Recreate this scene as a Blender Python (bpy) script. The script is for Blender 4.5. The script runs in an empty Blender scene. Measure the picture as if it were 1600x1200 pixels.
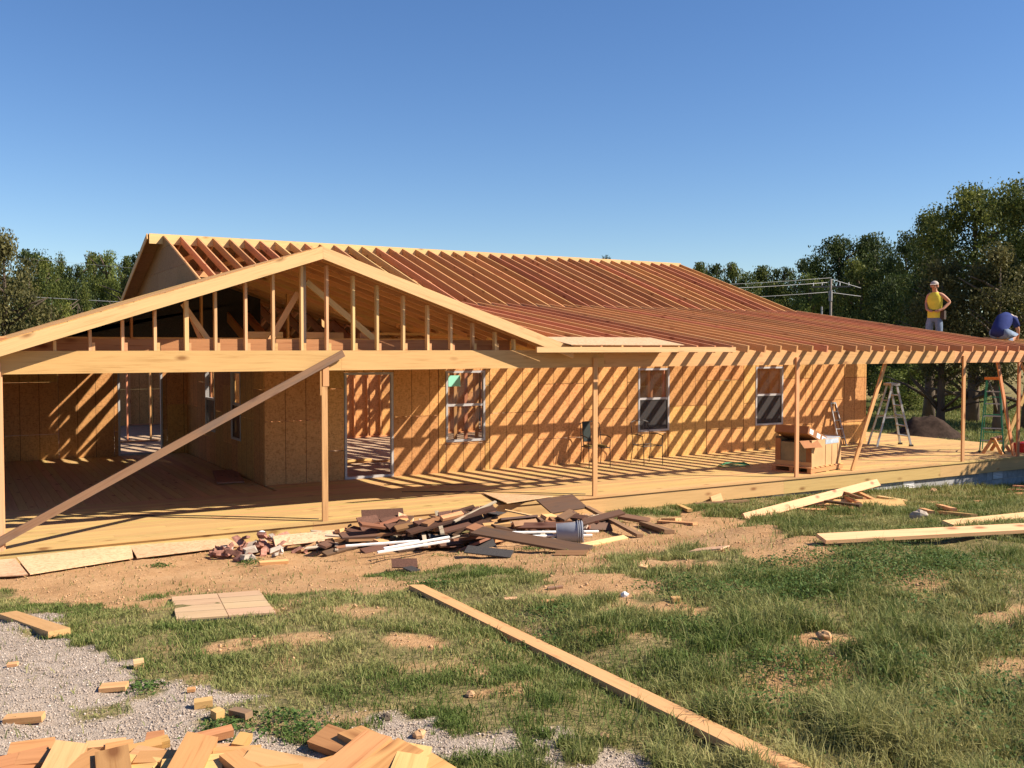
import bpy, math, random
import numpy as np
from mathutils import Vector, Matrix
R = math.radians
rnd = random.Random(7)
rng = np.random.default_rng(11)
SC = bpy.context.scene
COL = SC.collection

# ------------------------------------------------------------------ camera
F_PX, W_PX, H_PX = 1520.0, 1600.0, 1200.0
CAM = np.array([-5.04, -14.04, 2.61])
TH, PIT = R(59.76), math.atan2(56.5, F_PX)
FW = np.array([math.cos(TH)*math.cos(PIT), math.sin(TH)*math.cos(PIT), -math.sin(PIT)])
RT = np.array([math.sin(TH), -math.cos(TH), 0.0])
UP = np.cross(RT, FW)
cd = bpy.data.cameras.new('camera'); cam = bpy.data.objects.new('camera', cd); COL.objects.link(cam)
cd.sensor_width = 36.0; cd.lens = F_PX/W_PX*36.0; cd.clip_end = 2000.0; cd.clip_start = 0.1
m = Matrix.Identity(4)
for r_ in range(3):
    m[r_][0], m[r_][1], m[r_][2], m[r_][3] = RT[r_], UP[r_], -FW[r_], CAM[r_]
cam.matrix_world = m
SC.camera = cam
SC.render.resolution_x, SC.render.resolution_y = 1024, 768

# ------------------------------------------------------------------ light
SUN = Vector((-0.97, 0.76, -1.0)).normalized()          # the way the light travels
el = math.asin(-SUN.z); az = math.atan2(-SUN.x, -SUN.y)
wd = bpy.data.worlds.new('World'); SC.world = wd; wd.use_nodes = True
nt = wd.node_tree; bg = nt.nodes['Background']
sky = nt.nodes.new('ShaderNodeTexSky'); sky.sky_type = 'NISHITA'; sky.sun_disc = False
sky.sun_elevation = el; sky.sun_rotation = az; sky.air_density = 1.0; sky.dust_density = 0.05; sky.ozone_density = 4.0
hsv = nt.nodes.new('ShaderNodeHueSaturation'); hsv.inputs['Saturation'].default_value = 1.16; hsv.inputs['Hue'].default_value = 0.508
nt.links.new(sky.outputs[0], hsv.inputs['Color']); nt.links.new(hsv.outputs[0], bg.inputs[0]); bg.inputs[1].default_value = 0.070
sl = bpy.data.lights.new('sun', 'SUN'); sl.energy = 5.0; sl.angle = R(0.5); sl.color = (1.0, 0.89, 0.74)
so = bpy.data.objects.new('sun', sl); COL.objects.link(so)
so.rotation_euler = SUN.to_track_quat('-Z', 'Y').to_euler(); so.location = (20, -20, 30)
SC.view_settings.view_transform = 'Standard'; SC.view_settings.look = 'None'
SC.view_settings.exposure = 0.97; SC.view_settings.gamma = 1.0; SC.view_settings.use_curve_mapping = False
SC.cycles.use_denoising = True; SC.cycles.max_bounces = 7; SC.cycles.diffuse_bounces = 3
SC.cycles.sample_clamp_indirect = 4.0

# ------------------------------------------------------------------ pixel -> place helpers (set out as a surveyor would)
def ray(x, y): return FW + RT*((x-800.0)/F_PX) - UP*((y-600.0)/F_PX)
def hit(x, y, ax, val):
    d = ray(x, y); return Vector(CAM + d*((val-CAM[ax])/d[ax]))
def at(x, y, Y): return hit(x, y, 1, Y)
def dk(x, y, z=0.0): return hit(x, y, 2, z)
BX = [-400, -8, -4.5, 0, 6, 10, 14, 18, 25, 40, 400]
BZ = [-.15, -.15, -.17, -.23, -.30, -.38, -.52, -.72, -.95, -1.2, -1.2]
_t = np.linspace(0, 40, 801); _r = np.interp(_t, [0, 1.5, 3.2, 5, 6.8, 9, 14, 40], [0, .03, .17, .47, .76, .9, 1.05, 1.2])
_k = np.ones(31)/31; _r = np.convolve(np.pad(_r, 15, mode='edge'), _k, 'valid'); _r -= _r[0]
def vnoise(x, y, seed=0):
    xi = np.floor(x).astype(np.int64); yi = np.floor(y).astype(np.int64); fx = x-xi; fy = y-yi
    fx = fx*fx*(3-2*fx); fy = fy*fy*(3-2*fy)
    def h(a, b):
        n = (a*374761393 + b*668265263 + seed*1442695041) & 0x7fffffff
        n = ((n ^ (n >> 13))*1274126177) & 0x7fffffff
        return ((n ^ (n >> 16)) & 0xffff)/65535.0
    return (h(xi, yi)*(1-fx)+h(xi+1, yi)*fx)*(1-fy) + (h(xi, yi+1)*(1-fx)+h(xi+1, yi+1)*fx)*fy
def fbm(x, y, seed=0, o=4):
    s = 0; a = .5; t = 0
    for i in range(o): s = s+a*vnoise(x*2**i, y*2**i, seed+i); t += a; a *= .5
    return s/t
def gz0(X, Y):
    X = np.asarray(X, float); Y = np.asarray(Y, float)
    return np.interp(X, BX, BZ) + np.interp(np.maximum(0, -Y), _t, _r)
BOARD = []    # the long board pressed into the lawn: two end points
MOUNDS = []   # low spoil heaps: x, y, radius, height
def gz(X, Y):
    X = np.asarray(X, float); Y = np.asarray(Y, float)
    z = gz0(X, Y)
    for (a, b, r1, r2, h) in MOUNDS: z = z + h*np.exp(-((X-a)/r1)**2-((Y-b)/r2)**2)
    near = ((Y < .5) & (Y > -17) & (X > -13) & (X < 23))
    z = z + np.where(near, (fbm(X*1.3, Y*1.3, 3)-.5)*.10*np.clip((-Y-.1)/1.0, 0, 1) + (fbm(X*7, Y*7, 9, 2)-.5)*.025, 0)
    for (a, b_) in BOARD:
        dx, dy = b_.x-a.x, b_.y-a.y; t = ((X-a.x)*dx+(Y-a.y)*dy)/(dx*dx+dy*dy); tc_ = np.clip(t, 0, 1)
        dist = np.hypot(X-a.x-tc_*dx, Y-a.y-tc_*dy); z = z+(a.z+tc_*(b_.z-a.z)-z)*np.exp(-(dist/.30)**2)
    return z
def gp(x, y):
    d = ray(x, y); t = np.linspace(2.0, 60, 12000); P = CAM[:, None]+d[:, None]*t
    k = int(np.argmax(P[2] < gz(P[0], P[1]))); return Vector(P[:, k])
for (x_, y_, h_) in ((1190, 842, .16), (1255, 858, .12), (1105, 820, .08)):
    p_ = gp(x_, y_); MOUNDS.append((p_.x, p_.y, .9, .7, h_))

_a, _b = gp(650, 922), gp(1206, 1200); BOARD.append((_a, _b+(_b-_a)*.22))

# ------------------------------------------------------------------ materials
M = {}
def newmat(name, rough=.7, spec=.25):
    mt = bpy.data.materials.new(name); mt.use_nodes = True; n = mt.node_tree
    b = n.nodes['Principled BSDF']; b.inputs['Roughness'].default_value = rough
    b.inputs['Specular IOR Level'].default_value = spec
    M[name] = mt; return mt, n, b
def N(n, t, **k):
    d = n.nodes.new('ShaderNode'+t)
    for a, v in k.items(): setattr(d, a, v)
    return d
def math_(n, op, a, b=None, clamp=False):
    d = N(n, 'Math', operation=op, use_clamp=clamp)
    for i, v in enumerate((a, b)):
        if v is None: continue
        if isinstance(v, (int, float)): d.inputs[i].default_value = v
        else: n.links.new(v, d.inputs[i])
    return d.outputs[0]
def ramp(n, fac, stops):
    d = N(n, 'ValToRGB'); e = d.color_ramp.elements
    while len(e) < len(stops): e.new(.5)
    for q, (p, c) in zip(e, stops): q.position = p; q.color = (*c, 1)
    n.links.new(fac, d.inputs[0]); return d.outputs[0]
def mix(n, fac, a, b, bt='MIX'):
    d = N(n, 'Mix', data_type='RGBA', blend_type=bt)
    for s, v in ((d.inputs[0], fac), (d.inputs[6], a), (d.inputs[7], b)):
        if isinstance(v, (int, float)): s.default_value = v
        elif isinstance(v, tuple): s.default_value = (*v, 1) if len(v) == 3 else v
        else: n.links.new(v, s)
    return d.outputs[2]
def coords(n, scale, jitter=True):
    tc = N(n, 'TexCoord'); out = tc.outputs['Object']
    if jitter:
        oi = N(n, 'ObjectInfo'); cb = N(n, 'CombineXYZ')
        for i, s in enumerate((41.0, 17.0, 29.0)): n.links.new(math_(n, 'MULTIPLY', oi.outputs['Random'], s), cb.inputs[i])
        ad = N(n, 'VectorMath', operation='ADD'); n.links.new(out, ad.inputs[0]); n.links.new(cb.outputs[0], ad.inputs[1]); out = ad.outputs[0]
    mp = N(n, 'Mapping'); mp.inputs['Scale'].default_value = scale; n.links.new(out, mp.inputs[0]); return mp.outputs[0]
def noise(n, vec, sc, det=4, ro=.6, dist=0.0):
    d = N(n, 'TexNoise'); d.inputs['Scale'].default_value = sc; d.inputs['Detail'].default_value = det
    d.inputs['Roughness'].default_value = ro; d.inputs['Distortion'].default_value = dist
    n.links.new(vec, d.inputs['Vector']); return d.outputs['Fac']
def bump(n, b, h, st, dist):
    d = N(n, 'Bump'); d.inputs['Strength'].default_value = st; d.inputs['Distance'].default_value = dist
    n.links.new(h, d.inputs['Height']); n.links.new(d.outputs[0], b.inputs['Normal'])
def wood(name, c, knots=True, vary=.22, rough=.65, grain=.5, stain=None):
    mt, n, b = newmat(name, rough, .2)
    v = coords(n, (1, 1, 1))
    def sc(s):
        mp = N(n, 'Mapping'); mp.inputs['Scale'].default_value = s; n.links.new(v, mp.inputs[0]); return mp.outputs[0]
    g1 = noise(n, sc((1.3, 22, 22)), 1.0, 4, .6, .8); g2 = noise(n, sc((2.0, 70, 70)), 1.0, 3, .6, .3); g3 = noise(n, sc((.5, 3, 3)), 1.0, 2)
    g = math_(n, 'ADD', math_(n, 'MULTIPLY', g1, .6), math_(n, 'MULTIPLY', g2, .4))
    dk_ = tuple(x*(1-grain*f) for x, f in zip(c, (.55, .72, .85))); lt = tuple(min(1, x*1.14) for x in c)
    col = ramp(n, g, [(.30, dk_), (.47, c), (.68, lt)])
    col = mix(n, math_(n, 'MULTIPLY', g3, .35), col, tuple(x*f for x, f in zip(c, (.86, .74, .60))))
    if knots:
        vo = N(n, 'TexVoronoi'); vo.inputs['Scale'].default_value = 1.0; n.links.new(sc((1.7, 4.2, 4.2)), vo.inputs['Vector'])
        vo.inputs['Randomness'].default_value = 1.0
        kf = ramp(n, vo.outputs['Distance'], [(.07, (1, 1, 1)), (.13, (.45, .45, .45)), (.21, (0, 0, 0))])
        col = mix(n, math_(n, 'MULTIPLY', kf, .8), col, tuple(x*f for x, f in zip(c, (.36, .22, .16))))
    if stain:
        col = mix(n, math_(n, 'MULTIPLY', ramp(n, noise(n, sc((.8, 5, 5)), 1.5, 4), [(.45, (0, 0, 0)), (.7, (1, 1, 1))]), .6), col, stain)
    oi = N(n, 'ObjectInfo'); hs = N(n, 'HueSaturation')
    n.links.new(math_(n, 'ADD', math_(n, 'MULTIPLY', oi.outputs['Random'], vary), 1-vary*.55), hs.inputs['Value'])
    n.links.new(math_(n, 'ADD', math_(n, 'MULTIPLY', math_(n, 'FRACT', math_(n, 'MULTIPLY', oi.outputs['Random'], 7.3)), .03), .484), hs.inputs['Hue'])
    n.links.new(col, hs.inputs['Color']); n.links.new(hs.outputs[0], b.inputs['Base Color'])
    bump(n, b, g, .35, .004)
    return mt
wood('pine', (.60, .345, .15)); wood('pine_pale', (.66, .42, .205)); wood('pine_red', (.57, .275, .125), vary=.45); wood('pine_orange', (.46, .245, .095), vary=.3, grain=.8)
wood('treated', (.50, .335, .14), vary=.18, grain=.35); wood('weathered', (.25, .155, .085), vary=.4, stain=(.12, .10, .085))
wood('old_board', (.12, .066, .042), vary=.6, stain=(.07, .055, .05)); wood('brown_board', (.25, .125, .065), vary=.5)
wood('sidingw', (.58, .40, .24), vary=.12); wood('grey_board', (.40, .33, .25), vary=.3)
def osb(name, c, lines=True, fine=1.6):
    mt, n, b = newmat(name, .75, .2)
    v = coords(n, (1, 1, 1))
    def sc(s):
        mp = N(n, 'Mapping'); mp.inputs['Scale'].default_value = s; n.links.new(v, mp.inputs[0]); return mp.outputs[0]
    vo = N(n, 'TexVoronoi'); vo.inputs['Scale'].default_value = 1; n.links.new(sc((26*fine, 40*fine, 13*fine)), vo.inputs['Vector'])
    vo2 = N(n, 'TexVoronoi'); vo2.inputs['Scale'].default_value = 1; n.links.new(sc((14*fine, 30*fine, 34*fine)), vo2.inputs['Vector'])
    s1 = N(n, 'SeparateColor'); n.links.new(vo.outputs['Color'], s1.inputs[0]); s2 = N(n, 'SeparateColor'); n.links.new(vo2.outputs['Color'], s2.inputs[0])
    f = math_(n, 'ADD', math_(n, 'MULTIPLY', s1.outputs[0], .5), math_(n, 'MULTIPLY', s2.outputs[1], .5))
    col = ramp(n, f, [(.1, tuple(x*q for x, q in zip(c, (.72, .64, .58)))), (.45, c), (.9, tuple(min(1, x*1.2) for x in c))])
    col = mix(n, math_(n, 'MULTIPLY', noise(n, sc((1, 1, 1)), 1.1, 3), .4), col, tuple(x*q for x, q in zip(c, (.75, .68, .6))))
    if lines:
        tc = N(n, 'TexCoord'); sp = N(n, 'SeparateXYZ'); n.links.new(tc.outputs['Object'], sp.inputs[0])
        d = math_(n, 'ABSOLUTE', math_(n, 'SUBTRACT', math_(n, 'FRACT', math_(n, 'ADD', math_(n, 'DIVIDE', sp.outputs[0], .4064), .5)), .5))
        ln = math_(n, 'LESS_THAN', d, .017)
        col = mix(n, math_(n, 'MULTIPLY', ln, .75), col, (.07, .03, .012))
    oi = N(n, 'ObjectInfo'); hs = N(n, 'HueSaturation'); n.links.new(math_(n, 'ADD', math_(n, 'MULTIPLY', oi.outputs['Random'], .28), .84), hs.inputs['Value'])
    n.links.new(math_(n, 'ADD', math_(n, 'MULTIPLY', math_(n, 'FRACT', math_(n, 'MULTIPLY', oi.outputs['Random'], 5.7)), .02), .488), hs.inputs['Hue'])
    n.links.new(col, hs.inputs['Color']); n.links.new(hs.outputs[0], b.inputs['Base Color']); bump(n, b, f, .3, .003)
osb('osb', (.56, .305, .105)); osb('osb_pale', (.60, .39, .235), lines=False); osb('osb_shaded', (.30, .17, .08), lines=False)  # darkest copy: shade under the back slope is put into its colour
def plain(name, c, rough=.6, spec=.3, metal=0.0, var=.25, sc=6.0, bs=.15):
    mt, n, b = newmat(name, rough, spec); b.inputs['Metallic'].default_value = metal
    v = coords(n, (1, 1, 1)); f = noise(n, v, sc, 5)
    oi = N(n, 'ObjectInfo'); hs = N(n, 'HueSaturation'); n.links.new(math_(n, 'ADD', math_(n, 'MULTIPLY', oi.outputs['Random'], var), 1-var/2), hs.inputs['Value'])
    n.links.new(ramp(n, f, [(.25, tuple(x*(1-var) for x in c)), (.7, tuple(min(1, x*(1+var*.4)) for x in c))]), hs.inputs['Color'])
    n.links.new(hs.outputs[0], b.inputs['Base Color']); bump(n, b, f, bs, .004); return mt
plain('vinyl', (.40, .385, .38), .5, .4, var=.12); plain('aluminium', (.42, .42, .42), .45, .5, .6, .15)
plain('green_glass', (.02, .26, .15), .45, .4, var=.15); plain('orange_plastic', (.65, .20, .03), .5, .4, var=.15)
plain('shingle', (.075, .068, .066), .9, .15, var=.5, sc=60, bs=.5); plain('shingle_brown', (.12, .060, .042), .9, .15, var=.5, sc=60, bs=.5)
plain('brick', (.34, .165, .12), .9, .1, var=.6, sc=14, bs=.5); plain('mortar', (.48, .40, .32), .95, .1, var=.4)
plain('concrete', (.34, .335, .33), .9, .15, var=.35, sc=9, bs=.3); plain('white_paint', (.75, .74, .72), .6, .3, var=.15)
plain('bucket_grey', (.33, .34, .37), .5, .35, var=.15); plain('card', (.55, .33, .16), .85, .1, var=.2, sc=3); plain('card_dark', (.33, .15, .07), .85, .1, var=.2, sc=3)
plain('paper', (.72, .70, .68), .8, .1, var=.1); plain('plastic_wrap', (.45, .52, .60), .25, .5, var=.3, sc=12); plain('iron', (.03, .025, .022), .5, .4, var=.3)
plain('cord_black', (.02, .02, .02), .6, .3); plain('hose_green', (.02, .22, .09), .5, .4); plain('red_metal', (.45, .02, .02), .4, .4, var=.1)
plain('skin', (.50, .24, .14), .6, .3, var=.1); plain('shirt_yellow', (.72, .60, .07), .85, .1, var=.15, sc=9); plain('denim', (.17, .22, .30), .9, .1, var=.3, sc=12)
plain('shirt_blue', (.035, .05, .17), .9, .1, var=.25, sc=9); plain('cap_tan', (.50, .42, .36), .85, .1, var=.2); plain('leather', (.05, .03, .02), .6, .3); plain('boot', (.22, .14, .09), .8, .2)
plain('bark', (.13, .10, .075), .95, .1, var=.5, sc=9, bs=.6); plain('pole_wood', (.19, .165, .145), .9, .1, var=.3); plain('wire', (.36, .36, .37), .5, .4)
plain('mound_dirt', (.060, .040, .030), .95, .05, var=.5, sc=7, bs=.6); plain('clod', (.46, .28, .15), .95, .05, var=.4, sc=12, bs=.5); plain('dark_fabric', (.05, .06, .055), .9, .1)
plain('cushion', (.22, .15, .05), .9, .1, var=.5, sc=25); plain('green_label', (.25, .62, .48), .6, .3, var=.1); plain('flower', (.16, .05, .35), .7, .2)
plain('foam', (.25, .20, .12), .7, .3, var=.3); plain('subfloor', (.42, .30, .20), .85, .1, var=.3, sc=4)
mt, n, b = newmat('glass', .05, .5); b.inputs['Base Color'].default_value = (.05, .06, .06, 1); b.inputs['Alpha'].default_value = .16
mt, n, b = newmat('screen', .6, .3); b.inputs['Base Color'].default_value = (.035, .03, .03, 1); b.inputs['Alpha'].default_value = .80
def leafmat(name, c, c2):
    mt, n, b = newmat(name, .65, .2); at_ = N(n, 'Attribute', attribute_name='tint')
    col = mix(n, at_.outputs['Fac'], c, c2); n.links.new(col, b.inputs['Base Color'])
    tr = N(n, 'BsdfTranslucent'); n.links.new(col, tr.inputs[0]); ms = N(n, 'MixShader'); ms.inputs[0].default_value = .3
    n.links.new(b.outputs[0], ms.inputs[1]); n.links.new(tr.outputs[0], ms.inputs[2]); n.links.new(ms.outputs[0], n.nodes['Material Output'].inputs[0])
leafmat('leaf_dark', (.018, .034, .011), (.085, .11, .026)); leafmat('leaf_mid', (.04, .065, .016), (.19, .20, .04))
leafmat('leaf_brown', (.05, .055, .02), (.17, .15, .05)); leafmat('leaf_light', (.08, .12, .03), (.26, .28, .06))
leafmat('grass', (.105, .150, .032), (.40, .355, .14)); leafmat('weed', (.045, .095, .02), (.14, .20, .05))
# ground: soil, orange dirt and grey gravel by the point attributes that say where each lies
mt, n, b = newmat('ground', .95, .05)
g_a = N(n, 'Attribute', attribute_name='gravel'); d_a = N(n, 'Attribute', attribute_name='dirt')
tc = N(n, 'TexCoord'); v = tc.outputs['Object']
f1 = noise(n, v, 1.2, 5); f2 = noise(n, v, 18, 5); f3 = noise(n, v, 90, 3)
soil = ramp(n, math_(n, 'ADD', math_(n, 'MULTIPLY', f1, .4), math_(n, 'MULTIPLY', f2, .6)), [(.32, (.09, .085, .032)), (.5, (.20, .165, .07)), (.68, (.38, .28, .14))])
dirt = ramp(n, math_(n, 'ADD', math_(n, 'MULTIPLY', f1, .35), math_(n, 'ADD', math_(n, 'MULTIPLY', f2, .35), math_(n, 'MULTIPLY', f3, .3))), [(.32, (.28, .145, .065)), (.5, (.45, .265, .13)), (.68, (.55, .36, .20))])
grav = ramp(n, math_(n, 'ADD', math_(n, 'MULTIPLY', f2, .4), math_(n, 'MULTIPLY', f3, .6)), [(.35, (.24, .19, .145)), (.5, (.38, .305, .24)), (.66, (.49, .41, .335))])
col = mix(n, d_a.outputs['Fac'], soil, dirt); col = mix(n, g_a.outputs['Fac'], col, grav); n.links.new(col, b.inputs['Base Color'])
bump(n, b, math_(n, 'ADD', f2, f3), .6, .03)
mt, n, b = newmat('stone', .9, .15); oi = N(n, 'Attribute', attribute_name='tint')
n.links.new(ramp(n, oi.outputs['Fac'], [(0, (.22, .17, .13)), (.4, (.37, .295, .235)), (.75, (.46, .38, .315)), (1, (.60, .53, .47))]), b.inputs['Base Color'])

# ------------------------------------------------------------------ mesh helpers
WM = {}
def tag(o, label=None, cat=None, group=None, kind=None):
    for k, v_ in (('label', label), ('category', cat), ('group', group), ('kind', kind)):
        if v_: o[k] = v_
    return o
def add(name, me, parent=None, mat4=None):
    o = bpy.data.objects.new(name, me); COL.objects.link(o)
    w = mat4 if mat4 is not None else Matrix.Identity(4)
    WM[o.name] = w.copy()
    if parent is not None:
        o.parent = parent; o.matrix_basis = WM[parent.name].inverted() @ w
    else: o.matrix_basis = w
    return o
def empty(name, loc, label, cat, group=None):
    o = add(name, None, None, Matrix.Translation(Vector(loc))); o.empty_display_size = .2
    return tag(o, label, cat, group)
def pydata(name, V, Fc, mat, smooth=False):
    me = bpy.data.meshes.new(name); me.from_pydata([tuple(v_) for v_ in V], [], Fc); me.update()
    if mat: me.materials.append(M[mat])
    if smooth: me.polygons.foreach_set('use_smooth', [True]*len(me.polygons))
    return me
BOXF = [(0, 3, 2, 1), (4, 5, 6, 7), (0, 1, 5, 4), (1, 2, 6, 5), (2, 3, 7, 6), (3, 0, 4, 7)]
def boxv(x0, x1, y0, y1, z0, z1):
    return [(x0, y0, z0), (x1, y0, z0), (x1, y1, z0), (x0, y1, z0), (x0, y0, z1), (x1, y0, z1), (x1, y1, z1), (x0, y1, z1)]
CACHE = {}
def lumber(name, p0, p1, w, t, mat, parent=None, up=(0, 0, 1), anchor=0.0, side=0.0):
    """A sawn piece from p0 to p1: w across 'up', t through. anchor 1: the points run along its top edge."""
    p0, p1 = Vector(p0), Vector(p1); x = (p1-p0); L = x.length; x.normalize(); u = Vector(up)
    y = u.cross(x)
    if y.length < 1e-4: y = Vector((0, 1, 0)).cross(x)
    y.normalize(); z = x.cross(y)
    key = (round(L, 3), w, t, mat, anchor, side)
    if key not in CACHE:
        zc = -w/2*anchor; yc = side*t/2
        V = boxv(0, L, yc-t/2, yc+t/2, zc-w/2, zc+w/2); CACHE[key] = pydata(name, V, BOXF, mat)
    mm = Matrix.Identity(4)
    for i in range(3): mm[i][0], mm[i][1], mm[i][2], mm[i][3] = x[i], y[i], z[i], p0[i]
    return add(name, CACHE[key], parent, mm)
def slab(name, a, b_, mat, parent=None):
    """An axis-aligned block from corner a to corner b, its own origin at a (grain runs along X)."""
    d = [round(b_[i]-a[i], 4) for i in range(3)]; key = ('s', *d, mat)
    if key not in CACHE: CACHE[key] = pydata(name, boxv(0, d[0], 0, d[1], 0, d[2]), BOXF, mat)
    return add(name, CACHE[key], parent, Matrix.Translation(Vector(a)))
class MB:
    def __init__(s): s.V = []; s.F = []
    def box(s, a, b_, rot=None, c=None):
        k = len(s.V); vs = [Vector(q) for q in boxv(a[0], b_[0], a[1], b_[1], a[2], b_[2])]
        if rot is not None: c = Vector(c); vs = [c+rot @ (q-c) for q in vs]
        s.V += vs; s.F += [tuple(k+i for i in f) for f in BOXF]; return s
    def bar(s, p0, p1, w, t, up=(0, 0, 1)):
        p0, p1 = Vector(p0), Vector(p1); x = (p1-p0).normalized(); y = Vector(up).cross(x)
        if y.length < 1e-4: y = Vector((1, 0, 0)).cross(x)
        y.normalize(); z = x.cross(y); k = len(s.V)
        for q in (p0, p1):
            for (i, j) in ((-1, -1), (1, -1), (1, 1), (-1, 1)): s.V.append(q+y*(i*t/2)+z*(j*w/2))
        s.F += [(k, k+1, k+2, k+3), (k+7, k+6, k+5, k+4)]+[(k+i, k+4+i, k+4+(i+1) % 4, k+(i+1) % 4) for i in range(4)]; return s
    def tube(s, pts, rad, n_=8, cap=True):
        pts = [Vector(p) for p in pts]; k = len(s.V)
        rad = rad if isinstance(rad, (list, tuple)) else [rad]*len(pts)
        up = Vector((0.13, .07, 1)).normalized()
        for i, p in enumerate(pts):
            d = (pts[min(i+1, len(pts)-1)]-pts[max(i-1, 0)]).normalized()
            a = d.cross(up if abs(d.dot(up)) < .95 else Vector((1, 0, 0))).normalized(); b_ = d.cross(a)
            for j in range(n_):
                t = 2*math.pi*j/n_; s.V.append(p+a*(math.cos(t)*rad[i])+b_*(math.sin(t)*rad[i]))
        for i in range(len(pts)-1):
            for j in range(n_): s.F.append((k+i*n_+j, k+i*n_+(j+1) % n_, k+(i+1)*n_+(j+1) % n_, k+(i+1)*n_+j))
        if cap: s.F += [tuple(k+j for j in range(n_-1, -1, -1)), tuple(k+(len(pts)-1)*n_+j for j in range(n_))]
        return s
    def build(s, name, mat, parent=None, smooth=False, mat4=None): return add(name, pydata(name, s.V, s.F, mat, smooth), parent, mat4)
def npmesh(name, V, quads, mat, tint=None, tris=None):
    me = bpy.data.meshes.new(name); nv = len(V); me.vertices.add(nv); me.vertices.foreach_set('co', np.ascontiguousarray(V, np.float32).ravel())
    q = quads if quads is not None else tris; k = q.shape[1]
    me.loops.add(q.size); me.loops.foreach_set('vertex_index', np.ascontiguousarray(q, np.int32).ravel())
    me.polygons.add(len(q)); me.polygons.foreach_set('loop_start', np.arange(0, q.size, k, dtype=np.int32)); me.polygons.foreach_set('loop_total', np.full(len(q), k, np.int32))
    me.update(calc_edges=True); me.materials.append(M[mat])
    if tint is not None:
        a = me.attributes.new('tint', 'FLOAT', 'POINT'); a.data.foreach_set('value', np.ascontiguousarray(tint, np.float32))
    return me

# ------------------------------------------------------------------ ground
def world_poly(px): return np.array([[gp(x, y).x, gp(x, y).y] for x, y in px])
def inside(P, X, Y):
    r_ = np.zeros(X.shape, bool); n_ = len(P)
    for i in range(n_):
        x1, y1 = P[i]; x2, y2 = P[(i+1) % n_]
        c = ((y1 > Y) != (y2 > Y)) & (X < (x2-x1)*(Y-y1)/(y2-y1+1e-12)+x1); r_ ^= c
    return r_
GRAVEL = [world_poly([(-260, 985), (0, 975), (105, 1004), (215, 1030), (290, 1056), (330, 1082), (430, 1098), (520, 1122), (640, 1118), (790, 1132), (870, 1160), (960, 1172), (1010, 1230), (700, 1330), (-300, 1330)]),
          world_poly([(-200, 955), (90, 962), (100, 985), (-200, 1000)])]
NOGRAVEL = [world_poly([(330, 1120), (420, 1092), (560, 1118), (590, 1135), (540, 1165), (420, 1175), (350, 1160)]), world_poly([(300, 1135), (380, 1118), (390, 1160), (310, 1160)]),
            world_poly([(650, 1165), (800, 1172), (860, 1230), (600, 1230)]), world_poly([(200, 1072), (240, 1066), (246, 1082), (205, 1086)]), world_poly([(80, 1100), (140, 1096), (150, 1120), (90, 1124)])]
DIRT = [world_poly([(-300, 870), (0, 885), (340, 856), (700, 850), (900, 820), (1100, 800), (1180, 820), (1110, 850), (960, 872), (900, 905), (760, 885), (600, 895), (640, 935), (520, 925), (420, 935), (260, 925), (200, 950), (0, 925), (-300, 930)]),
        world_poly([(1120, 815), (1220, 828), (1300, 862), (1290, 885), (1180, 880), (1080, 850)]), world_poly([(880, 895), (1010, 905), (1060, 925), (990, 945), (880, 930)]),
        world_poly([(940, 940), (1090, 945), (1110, 962), (1010, 960)]), world_poly([(1210, 985), (1300, 992), (1380, 1022), (1250, 1012)]), world_poly([(1380, 942), (1500, 955), (1700, 955), (1700, 990), (1560, 985)]),
        world_poly([(700, 1078), (750, 1074), (760, 1092), (715, 1098)]), world_poly([(590, 994), (690, 988), (680, 1008), (600, 1010)]), world_poly([(150, 940), (290, 935), (240, 960)]), world_poly([(320, 1010), (400, 1000), (390, 1015)]),
        world_poly([(1000, 870), (1120, 880), (1080, 895), (1000, 890)])]
def masks(X, Y):
    wx = X+(fbm(X*2.1, Y*2.1, 21)-.5)*.8+(fbm(X*9, Y*9, 5, 2)-.5)*.22; wy = Y+(fbm(X*2.1, Y*2.1, 31)-.5)*.8+(fbm(X*9, Y*9, 6, 2)-.5)*.22
    g = np.zeros(X.shape); d = np.zeros(X.shape)
    for P in GRAVEL: g[inside(P, wx, wy)] = 1
    for P in NOGRAVEL: g[inside(P, wx, wy)] = .12
    for P in DIRT: d[inside(P, wx, wy)] = 1
    d = np.maximum(d, ((Y > -.5) & (Y < 0) & (X < 5)).astype(float))
    sp = fbm(X*1.7, Y*1.7, 77); d = np.maximum(d, np.clip((sp-.60)*8, 0, .8)*(Y < -1.5))
    return g, d*(1-g)
def axis(lo, hi, step, outer_lo, outer_hi, k=14):
    a = np.arange(lo, hi+1e-6, step)
    l = lo-np.geomspace(.3, lo-outer_lo, k)[::-1]; h = hi+np.geomspace(.3, outer_hi-hi, k); return np.concatenate([l, a, h])
gx = axis(-11, 21, .085, -600, 900); gy = np.concatenate([axis(-15.5, .3, .085, -600, .4, 2)[:-2][0:0], -15.5-np.geomspace(.3, 580, 12)[::-1], np.arange(-15.5, .31, .085), .31+np.geomspace(.3, 900, 34)])
GX, GY = np.meshgrid(gx, gy); GZ = gz(GX, GY)
GZ = np.where((GX > -6) & (GX < 19.6) & (GY > .3) & (GY < 22), GZ-.25, GZ)
nx, ny = len(gx), len(gy)
idx = np.arange(nx*ny).reshape(ny, nx)
q = np.stack([idx[:-1, :-1], idx[:-1, 1:], idx[1:, 1:], idx[1:, :-1]], -1).reshape(-1, 4)
me = npmesh('ground', np.stack([GX, GY, GZ], -1).reshape(-1, 3), q, 'ground')
ga, da = masks(GX.ravel(), GY.ravel())
far = (GY.ravel() > .6) | (GX.ravel() > 21.5) | (GX.ravel() < -11.5); ga[far] = 0; da[far] *= .15
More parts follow.
